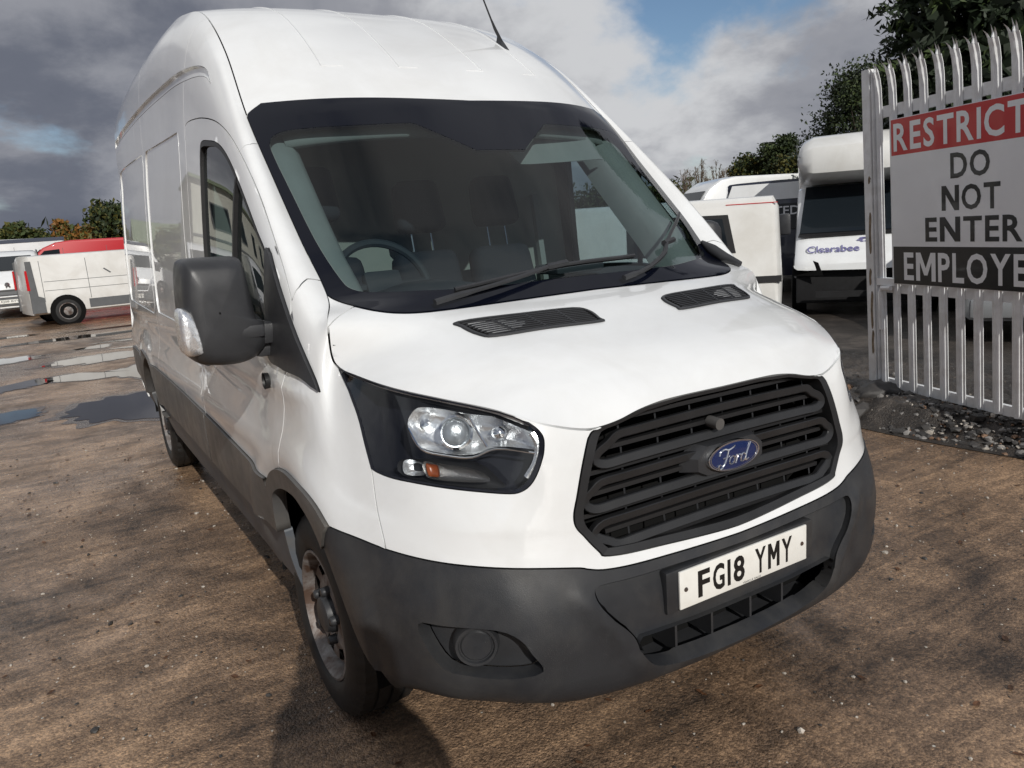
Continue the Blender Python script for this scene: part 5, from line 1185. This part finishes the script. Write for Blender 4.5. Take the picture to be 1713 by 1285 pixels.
# --- right of the van
b4 = compact('white small van with open cab window beyond the bonnet', (2.78, 8.52, 0), R_(223), kind=1)
side_poly(b4, 'rub_strip', [(4.3, .80), (4.78, .80), (4.78, .87), (4.3, .87)], .95, 'black', sides=(1, -1), out=.02)
for sg in (1, -1):
    side_poly(b4, 'side_window', [(3.1, 1.14), (4.30, 1.14), (4.22, 1.56), (3.1, 1.58)], .95, 'black', (sg,), .008); side_poly(b4, 'side_window_glass', [(3.18, 1.18), (4.22, 1.18), (4.16, 1.52), (3.18, 1.54)], .95, 'dark_glass', (sg,), .012)
side_poly(b4, 'roof_line', [(4.2, 1.660), (4.74, 1.655), (4.74, 1.664), (4.2, 1.669)], .95, 'red_lamp', out=.004)
boxer_van('white high roof van seen over the roof of the small van', (15.6, 18.1, 0), R_(-110), H=1.27)
b5 = boxer_van('navy blue van with white roof and white lettering between two white vans', (14.5, 12.05, 0), R_(130), 'navy_paint', H=.70)
side_poly(b5, 'roof_panel', [(1.75, 1.75), (5.42, 1.75), (5.36, 2.06), (2.0, 2.06)], 1.0, 'paint', out=.02)
slab(b5, 'rear_roof_panel', [(.97, 5.47, 1.76), (-.97, 5.47, 1.76), (-.86, 5.46, 2.06), (.86, 5.46, 2.06)], 'paint')
slab(b5, 'rear_window', [(.75, 5.47, 1.20), (-.75, 5.47, 1.20), (-.70, 5.46, 1.68), (.70, 5.46, 1.68)], 'dark_glass', .01)
vs, fs = fit_text('UNITED', .85, .16, offset=.01)
MB().add([(-v[0]+.1, 5.485, 1.55+v[1]) for v in vs], fs).build('rear_lettering', 'sign_white', b5, False)
# --- box van with sleeper hood over the cab, bumper missing
cl = [(.12, .68), (.13, .76), (.20, .86), (.62, 1.17), (1.22, 1.86), (1.45, 1.90), (5.6, 1.90), (5.6, .5), (.5, .5), (.35, .66)]
lut = vehicle('box_van', 'white box van with rounded overcab hood and missing front bumper behind the gate', (8.26, 5.36, 0), R_(-52.5), cl, 1.92, 'paint', (.85, 4.4), .33, bow=.05)
mb = MB(); hood = [(.62, 1.98), (.50, 2.05), (.46, 2.22), (.52, 2.42), (.72, 2.56), (1.1, 2.62), (5.7, 2.66), (5.7, 1.0), (1.6, 1.0), (1.6, 1.90), (1.2, 1.90)]
Ph = np.array(hood); n = len(Ph); vs = []
for f, ins in ((-1, .30), (-.97, .17), (-.90, .07), (-.75, .01), (0, 0), (.75, .01), (.90, .07), (.97, .17), (1, .30)): vs += [(f*.92, y, z) for y, z in inset(Ph, ins)]
mb.add(vs, [(k*n+i, k*n+(i+1) % n, (k+1)*n+(i+1) % n, (k+1)*n+i) for k in range(8) for i in range(n)]+[tuple(range(n)), tuple(8*n+i for i in range(n))]).build('overcab_hood', 'paint_old', lut, True, None, 35)
slab(lut, 'windscreen', [(-.88, .60, 1.185), (.88, .60, 1.185), (.80, 1.19, 1.865), (-.80, 1.19, 1.865)], 'dark_glass')
slab(lut, 'cowl', [(-.90, .52, 1.15), (.90, .52, 1.15), (.885, .605, 1.20), (-.885, .605, 1.20)], 'black', .01)
MB().box((0, .55, .44), (1.84, .55, .50), bev=.03).build('bare_front', 'bare_engine', lut, True)
MB().box((0, .02, .34), (1.3, .10, .08)).build('chassis_bar', 'bare_engine', lut, False)
for sg in (-1, 1):
    slab(lut, 'headlight_hole', [(sg*.955, .26, .60), (sg*.55, .095, .60), (sg*.62, .125, .79), (sg*.95, .40, .92)], 'void', .01)
    MB().box((sg*1.10, .80, 1.35), (.18, .12, .32), bev=.05).build('door_mirror', 'trim', lut, True)
    MB().tube([(sg*.88, .56, 2.30), (sg*.91, .66, 2.32), (sg*.925, .82, 2.36), (sg*.925, .86, 2.50)], .006, 5).build('hood_seam', 'grey_plastic', lut, True)
MB().box((.90, .18, .62), (.14, .12, .30), bev=.03).build('loose_headlamp', 'plate', lut, True)
vs, fs = fit_text('Clearabee', .70, .13, offset=.012)
def bon_pt(x, q): return (x, .20+q*.42-.016, .86+q*.31+.016)
MB().add([bon_pt(v[0]-.42, .30+v[1]*2.2) for v in vs], fs).build('front_lettering', 'purple_ink', lut, False)
mb = MB()
for ax, az_, r_ in ((.14, .62, .03), (.18, .70, .035), (.22, .70, .03), (.17, .56, .018), (.23, .57, .022), (.28, .62, .03)): mb.add([bon_pt(ax-.20+r_*math.cos(a)*1.5, az_+r_*math.sin(a)*1.2) for a in np.linspace(0, 6.28, 9)[:-1]], [tuple(range(8))])
mb.build('bee_emblem', 'purple_ink', lut, False)['kind'] = 'stuff'
# --- car behind the gate
carp = [(0, .28), (-.02, .55), (.10, .74), (1.0, .92), (1.75, 1.36), (2.6, 1.44), (3.5, 1.34), (4.1, .98), (4.25, .9), (4.25, .3)]
car = vehicle('parked_car', 'grey car parked behind the gate below the sign', (7.10, 2.35, 0), R_(-58), carp, 1.72, 'silver_paint', (.85, 3.4), .30)
slab(car, 'windscreen', [(-.66, 1.02, .945), (.66, 1.02, .945), (.56, 1.68, 1.345), (-.56, 1.68, 1.345)], 'dark_glass'); side_poly(car, 'side_window', [(1.35, .98), (1.85, 1.28), (3.2, 1.28), (3.6, .98)], .86, 'dark_glass')
MB().box((0, -.02, .42), (1.66, .10, .20), bev=.04).build('bumper', 'silver_paint', car, True)
for sg in (-1, 1): slab(car, 'headlight', [(sg*.82, .02, .60), (sg*.45, -.03, .60), (sg*.45, .03, .72), (sg*.82, .14, .74)], 'reflector')

# ------------------------------------------------------------------ buildings
mat('cladding', (.42, .42, .36), .6, var=.06, vscale=1.5); mat('green_sheet', (.17, .21, .13), .6, var=.15, vscale=2); mat('cream_wall', (.50, .50, .44), .7, var=.08, vscale=1)
shed = thing('farm_shed', 'green roofed shed at the far left edge behind the vans', 'building', (-13, 58, 0))
MB().box((0, 0, 1.5), (17.2, 8, 3.0)).build('wall', 'cladding', shed, False)
for k in range(56): MB().box((-8.4+k*.305, -4.03, 1.5), (.05, .06, 2.9)).build('sheet_rib', 'green_sheet', shed, False)
MB().prism([(-4.4, 2.95), (0, 4.6), (4.4, 2.95), (4.4, 3.05), (0, 4.72), (-4.4, 3.05)], lambda y, z: (-8.9, y, z), lambda y, z: (8.9, y, z)).build('roof', 'green_sheet', shed, False)
wh = thing('workshop', 'long cream workshop with a row of windows, mirrored in the van flank', 'building', (-14, 34, 0))
MB().box((0, 0, 2.6), (16, 7, 5.2)).build('wall', 'cream_wall', wh, False)
MB().box((0, -.1, 5.27), (16.4, 7.6, .14)).build('roof', 'green_sheet', wh, False); MB().box((0, -3.52, 2.9), (16, .06, .12)).build('wall_band', 'grey_plastic', wh, False)
for k in range(9): 
    wi = MB().box((-7.0+k*1.7, -3.52, 3.9), (.62, .06, 1.1)).build('window', 'grey_plastic', wh, False); MB().box((-7.0+k*1.7, -3.56, 3.9), (.5, .02, .96)).build('pane', 'dark_glass', wi, False)

# ------------------------------------------------------------------ trees and hedges
def leaf_mat(name, c, var=.5):
    mat(name, c, .6, var=var, vscale=1.3, spec=.3)
    t = MATS[name].node_tree; p = t.nodes['Principled BSDF']; p.inputs['Subsurface Weight'].default_value = 0
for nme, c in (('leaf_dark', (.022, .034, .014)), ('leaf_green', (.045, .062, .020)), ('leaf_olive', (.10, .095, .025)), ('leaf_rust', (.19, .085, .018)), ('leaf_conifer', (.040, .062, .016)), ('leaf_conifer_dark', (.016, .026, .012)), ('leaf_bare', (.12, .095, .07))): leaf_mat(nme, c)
mat('bark', (.055, .042, .032), .9, var=.4, vscale=6)
def leaves_mesh(C, S, NRM=None, flat=.5):
    """quads at centres C with sizes S"""
    n = len(C); a = RNG.normal(size=(n, 3)); a /= np.linalg.norm(a, axis=1)[:, None]; b = RNG.normal(size=(n, 3)); b -= a*(a*b).sum(1)[:, None]; b /= np.linalg.norm(b, axis=1)[:, None]
    a *= S[:, None]; b *= S[:, None]*flat; V = np.stack([C-a, C+b*.9, C+a, C-b*.9], 1).reshape(-1, 3); F = np.arange(4*n).reshape(-1, 4); return V, F
def tree(name, label, loc, H, Rr, mats, n, ls, trunk=.14, clumps=26, base=.15, group='trees round the yard', bare=False, squash=1., cat='tree'):
    t = thing(name, label, cat, loc, group); mb = MB(); rg = RNG
    tips = []
    mb.tube([(0, 0, -.1), (rg.normal(0, .05), rg.normal(0, .05), H*.3), (rg.normal(0, .12), rg.normal(0, .12), H*.62), (rg.normal(0, .2), rg.normal(0, .2), H*.86)], [trunk, trunk*.8, trunk*.5, trunk*.15], 7)
    for k in range(clumps):
        a = rg.uniform(0, 6.28); q = rg.uniform(base, 1); rr = Rr*math.sqrt(max(.06, 1-((q-.45)/.62)**2))*rg.uniform(.35, 1); tip = Vector((rr*math.cos(a), rr*math.sin(a)*squash, H*q)); tips.append(tip)
        st = Vector((0, 0, H*max(.08, q*.6-.05))); mid = (st+tip)/2+Vector((0, 0, -.06*H*rg.uniform(0, 1)))
        mb.tube([st, mid, tip], [trunk*.28, trunk*.16, trunk*.04], 5, cap=False)
        if bare:
            for _ in range(22):
                d = Vector(rg.normal(0, .25, 3))*Rr*.5; d.z = abs(d.z)*.9; s0 = mid+(tip-mid)*rg.uniform(.1, 1); mb.tube([s0, s0+d*.5+Vector((0, 0, .03*H)), s0+d], [trunk*.16, trunk*.12, trunk*.08], 3, cap=False)
    mb.build('trunk', 'bark' if not bare else 'leaf_bare', t, True)
    if n:
        T = np.array([v[:] for v in tips]); per = n//len(mats)
        for mi, m in enumerate(mats):
            i = rg.integers(0, len(T), per); sp = Rr*.22*rg.uniform(.6, 1.3, len(T))
            C = T[i]+np.clip(rg.normal(size=(per, 3)), -1.7, 1.7)*sp[i][:, None]*np.array([1, squash, .75]); C[:, 2] = np.maximum(C[:, 2], .02)
            V, F = leaves_mesh(C, ls*rg.uniform(.6, 1.4, per), flat=.6); me = bpy.data.meshes.new('crown'); me.from_pydata(V.tolist(), [], F.tolist()); me.materials.append(MATS[m]); link('crown', me, t)
    return t
def polar(az, D): return (CAM[0]+D*math.sin(R_(az)), CAM[1]+D*math.cos(R_(az)), 0)
HG = 'hedgerow trees behind the parked vans'
tree('shrub', 'olive round bush at the left end of the far hedge', polar(-.55, 46), 3.35, 1.0, ['leaf_olive', 'leaf_green'], 7200, .13, .08, 38, group=HG, cat='bush')
tree('shrub', 'low green bush between the olive and the orange hedge bushes', polar(.75, 47), 2.9, 1.2, ['leaf_green', 'leaf_olive'], 7200, .13, .08, 38, group=HG, cat='bush')
tree('shrub', 'thin upright brownish bush in the far hedge', polar(1.6, 48), 3.55, .55, ['leaf_olive', 'leaf_rust'], 3600, .11, .07, 26, group=HG, cat='bush')
tree('shrub', 'orange brown autumn bush above the red van roof', polar(2.7, 46), 2.95, 1.3, ['leaf_rust', 'leaf_olive'], 8400, .13, .08, 40, group=HG, cat='bush')
tree('hedge_tree', 'taller dark leafy tree at the edge of the near van', polar(4.9, 44), 3.95, 1.35, ['leaf_green', 'leaf_olive', 'leaf_dark'], 9000, .13, .1, 44, group=HG)
tree('shrub', 'brown green bush left of the dark hedge tree', polar(3.75, 47), 3.2, .9, ['leaf_olive', 'leaf_rust'], 5200, .13, .08, 34, group=HG, cat='bush')
for k, (az, H, w_) in enumerate(((-3.4, 3.2, 1.6), (-6.2, 3.6, 1.7), (-9.4, 3.3, 1.7))): tree('shrub', ['green hedge bush just outside the left edge', 'second green hedge bush outside the left edge', 'third green hedge bush outside the left edge'][k], polar(az, 46), H, w_, ['leaf_green', 'leaf_olive'], 2600, .12, .09, 20, group=HG, cat='bush')
RG = 'trees beyond the vans on the right'
for k, (az, H, D) in enumerate(((43.9, 5.0, 62), (44.9, 5.6, 62), (45.9, 5.5, 63), (46.7, 4.9, 61))):
    tree('bare_tree', ['first of the four pale bare trees from the windscreen pillar', 'second of the four pale bare trees from the windscreen pillar', 'third of the four pale bare trees from the windscreen pillar', 'fourth of the four pale bare trees, next to the dark bushes'][k], polar(az, D), H, 1.05, [], 0, .1, .09, 46, .30, RG, bare=True)
tree('hedge_tree', 'brown green bush right of the bare trees', polar(48.1, 42), 4.1, 1.1, ['leaf_olive', 'leaf_green', 'leaf_dark'], 16800, .085, .1, 44, group=RG)
tree('hedge_tree', 'dark ragged tree rising above the bushes left of the box van', polar(49.9, 41), 4.75, 1.0, ['leaf_dark', 'leaf_green'], 18400, .085, .1, 42, group=RG)
tree('hedge_tree', 'dark bush tucked behind the overcab hood of the box van', polar(51.6, 40), 3.9, 1.3, ['leaf_dark', 'leaf_olive'], 18400, .085, .1, 44, group=RG)
tree('hedge_tree', 'low hedge bush seen past the windscreen pillar', polar(42.2, 44), 3.2, 1.7, ['leaf_olive', 'leaf_green'], 12800, .085, .1, 40, group=RG)
tree('hedge_tree', 'low hedge bush seen through the cab side window', polar(38.5, 44), 3.2, 2.2, ['leaf_dark', 'leaf_green'], 12800, .085, .1, 40, group=RG)
tree('oak_tree', 'dark tree with ragged branches above the box van', polar(55.4, 27), 5.4, 1.55, ['leaf_dark', 'leaf_dark', 'leaf_green'], 30000, .055, .16, 80, .25, RG)
# conifer: tiers of drooping sprays
cf = thing('conifer_tree', 'tall dense conifer rising behind the gate and sign', 'tree', polar(61.6, 17), RG); V = []; F = []; mb = MB(); mb.tube([(0, 0, 0), (0, 0, 6), (0, 0, 11)], [.25, .16, .03], 8); mb.build('trunk', 'bark', cf, True)
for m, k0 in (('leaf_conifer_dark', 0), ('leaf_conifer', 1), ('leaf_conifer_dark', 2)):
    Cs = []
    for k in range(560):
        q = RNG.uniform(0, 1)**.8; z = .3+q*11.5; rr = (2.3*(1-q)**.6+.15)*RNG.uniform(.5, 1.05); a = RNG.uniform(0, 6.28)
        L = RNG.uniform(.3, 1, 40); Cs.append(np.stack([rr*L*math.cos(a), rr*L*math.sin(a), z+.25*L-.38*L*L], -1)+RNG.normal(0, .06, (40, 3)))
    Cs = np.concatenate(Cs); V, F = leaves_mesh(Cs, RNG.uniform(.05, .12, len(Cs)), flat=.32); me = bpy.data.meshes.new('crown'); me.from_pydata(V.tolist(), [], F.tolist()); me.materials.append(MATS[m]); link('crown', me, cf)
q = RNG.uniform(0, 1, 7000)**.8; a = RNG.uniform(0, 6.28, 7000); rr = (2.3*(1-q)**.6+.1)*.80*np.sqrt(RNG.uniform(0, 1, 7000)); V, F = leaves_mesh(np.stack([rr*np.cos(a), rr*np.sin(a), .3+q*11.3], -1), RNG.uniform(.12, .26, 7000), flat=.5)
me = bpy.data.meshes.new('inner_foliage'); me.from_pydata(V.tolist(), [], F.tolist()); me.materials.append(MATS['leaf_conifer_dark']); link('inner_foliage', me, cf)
# far wood all round, one mass
V = []; F = []; Cs = []
for a in np.arange(-70, 110, .35):
    D = 95+6*math.sin(a*.3); h = 3.1+.9*math.sin(a*.9)+.6*math.sin(a*2.3+1); c = np.array(polar(a, D))
    Cs.append(c+np.stack([RNG.normal(0, .8, 70), RNG.normal(0, 1.2, 70), np.abs(RNG.normal(0, .5, 70))*h], -1))
Cs = np.concatenate(Cs); V, F = leaves_mesh(Cs, RNG.uniform(.3, .7, len(Cs)), flat=.7); me = bpy.data.meshes.new('far_wood'); me.from_pydata(V.tolist(), [], F.tolist()); me.materials.append(MATS['leaf_green'])
tag(link('far_wood', me), 'distant line of trees round the horizon', 'wood', kind='stuff')

# ------------------------------------------------------------------ the photographer, whose shadow falls on the van's corner
def person(loc, rz, label, phone=True, hs=1.):
    t = thing('person', label, 'person', loc, None, rz)
    J = [(0, 0, .95, .25), (0, .01, 1.15, .25), (0, .0, 1.38, .24), (0, .02, 1.50, .17), (0, .0, 1.58, .13), (0, -.01, 1.70, .125), (0, 0, 1.77, .10),
         (-.20, .02, 1.42, .075), (-.22, -.08, 1.20, .07), (-.17, -.20, 1.40, .045), (-.12, -.23, 1.46, .040), (.20, .02, 1.42, .075), (.22, -.08, 1.20, .07), (.17, -.20, 1.40, .045), (.12, -.23, 1.46, .040),
         (-.12, 0, .86, .17), (-.13, -.01, .48, .17), (-.14, .02, .09, .13), (-.15, -.14, .04, .045), (.12, 0, .86, .17), (.13, -.01, .48, .17), (.14, .02, .09, .13), (.15, -.14, .04, .045)]
    if not phone:
        for i_, q in ((8, (-.27, .02, 1.14, .06)), (9, (-.26, -.06, .92, .045)), (10, (-.25, -.08, .84, .04)), (12, (.27, .02, 1.14, .06)), (13, (.26, -.06, .92, .045)), (14, (.25, -.08, .84, .04))): J[i_] = q
    J = [(a, b, c*hs, r) for a, b, c, r in J]
    E_ = [(0, 1), (1, 2), (2, 3), (3, 4), (4, 5), (5, 6), (2, 7), (7, 8), (8, 9), (9, 10), (2, 11), (11, 12), (12, 13), (13, 14), (0, 15), (15, 16), (16, 17), (17, 18), (0, 19), (19, 20), (20, 21), (21, 22)]
    me = bpy.data.meshes.new('body'); me.from_pydata([j[:3] for j in J], E_, []); me.materials.append(MATS['jacket']); o = link('body', me, t)
    m = o.modifiers.new('skin', 'SKIN'); sk = me.skin_vertices[0].data
    for i, j in enumerate(J): sk[i].radius = (j[3], j[3])
    sk[0].use_root = True; m.use_smooth_shade = True; o.modifiers.new('sub', 'SUBSURF').levels = 2; o.modifiers['sub'].render_levels = 2
    for sg in (-1, 1):
        mb = MB()
        if not phone:
            for k in range(4): mb.tube([(sg*.25, -.10+k*.018, .83*hs), (sg*.252, -.10+k*.018, .785*hs), (sg*.24, -.105+k*.018, .75*hs)], [.009, .0085, .007], 6)
            mb.tube([(sg*.245, -.115, .84*hs), (sg*.235, -.135, .79*hs)], [.010, .008], 6); mb.build('fingers', 'skin', o, True); continue
        for k in range(4): mb.tube([(sg*.105, -.235, 1.455+k*.017), (sg*.085, -.262, 1.458+k*.017), (sg*.065, -.258, 1.458+k*.016)], [.009, .0085, .007], 6)
        mb.tube([(sg*.11, -.22, 1.47), (sg*.085, -.225, 1.51)], [.010, .008], 6); mb.build('fingers', 'skin', o, True)
    return t
mat('jacket', (.02, .022, .03), .8); mat('skin', (.45, .27, .19), .5)
person((-1.47, -1.80, 0), R_(180-8), 'person in dark coat photographing the van, only the shadow shows')
ph = thing('phone', 'black phone held up by the person behind the view', 'phone', (-1.50, -1.55, 1.47)); MB().box((0, 0, 0), (.15, .009, .075), bev=.003).build('phone_body', 'gloss_black', ph, True)
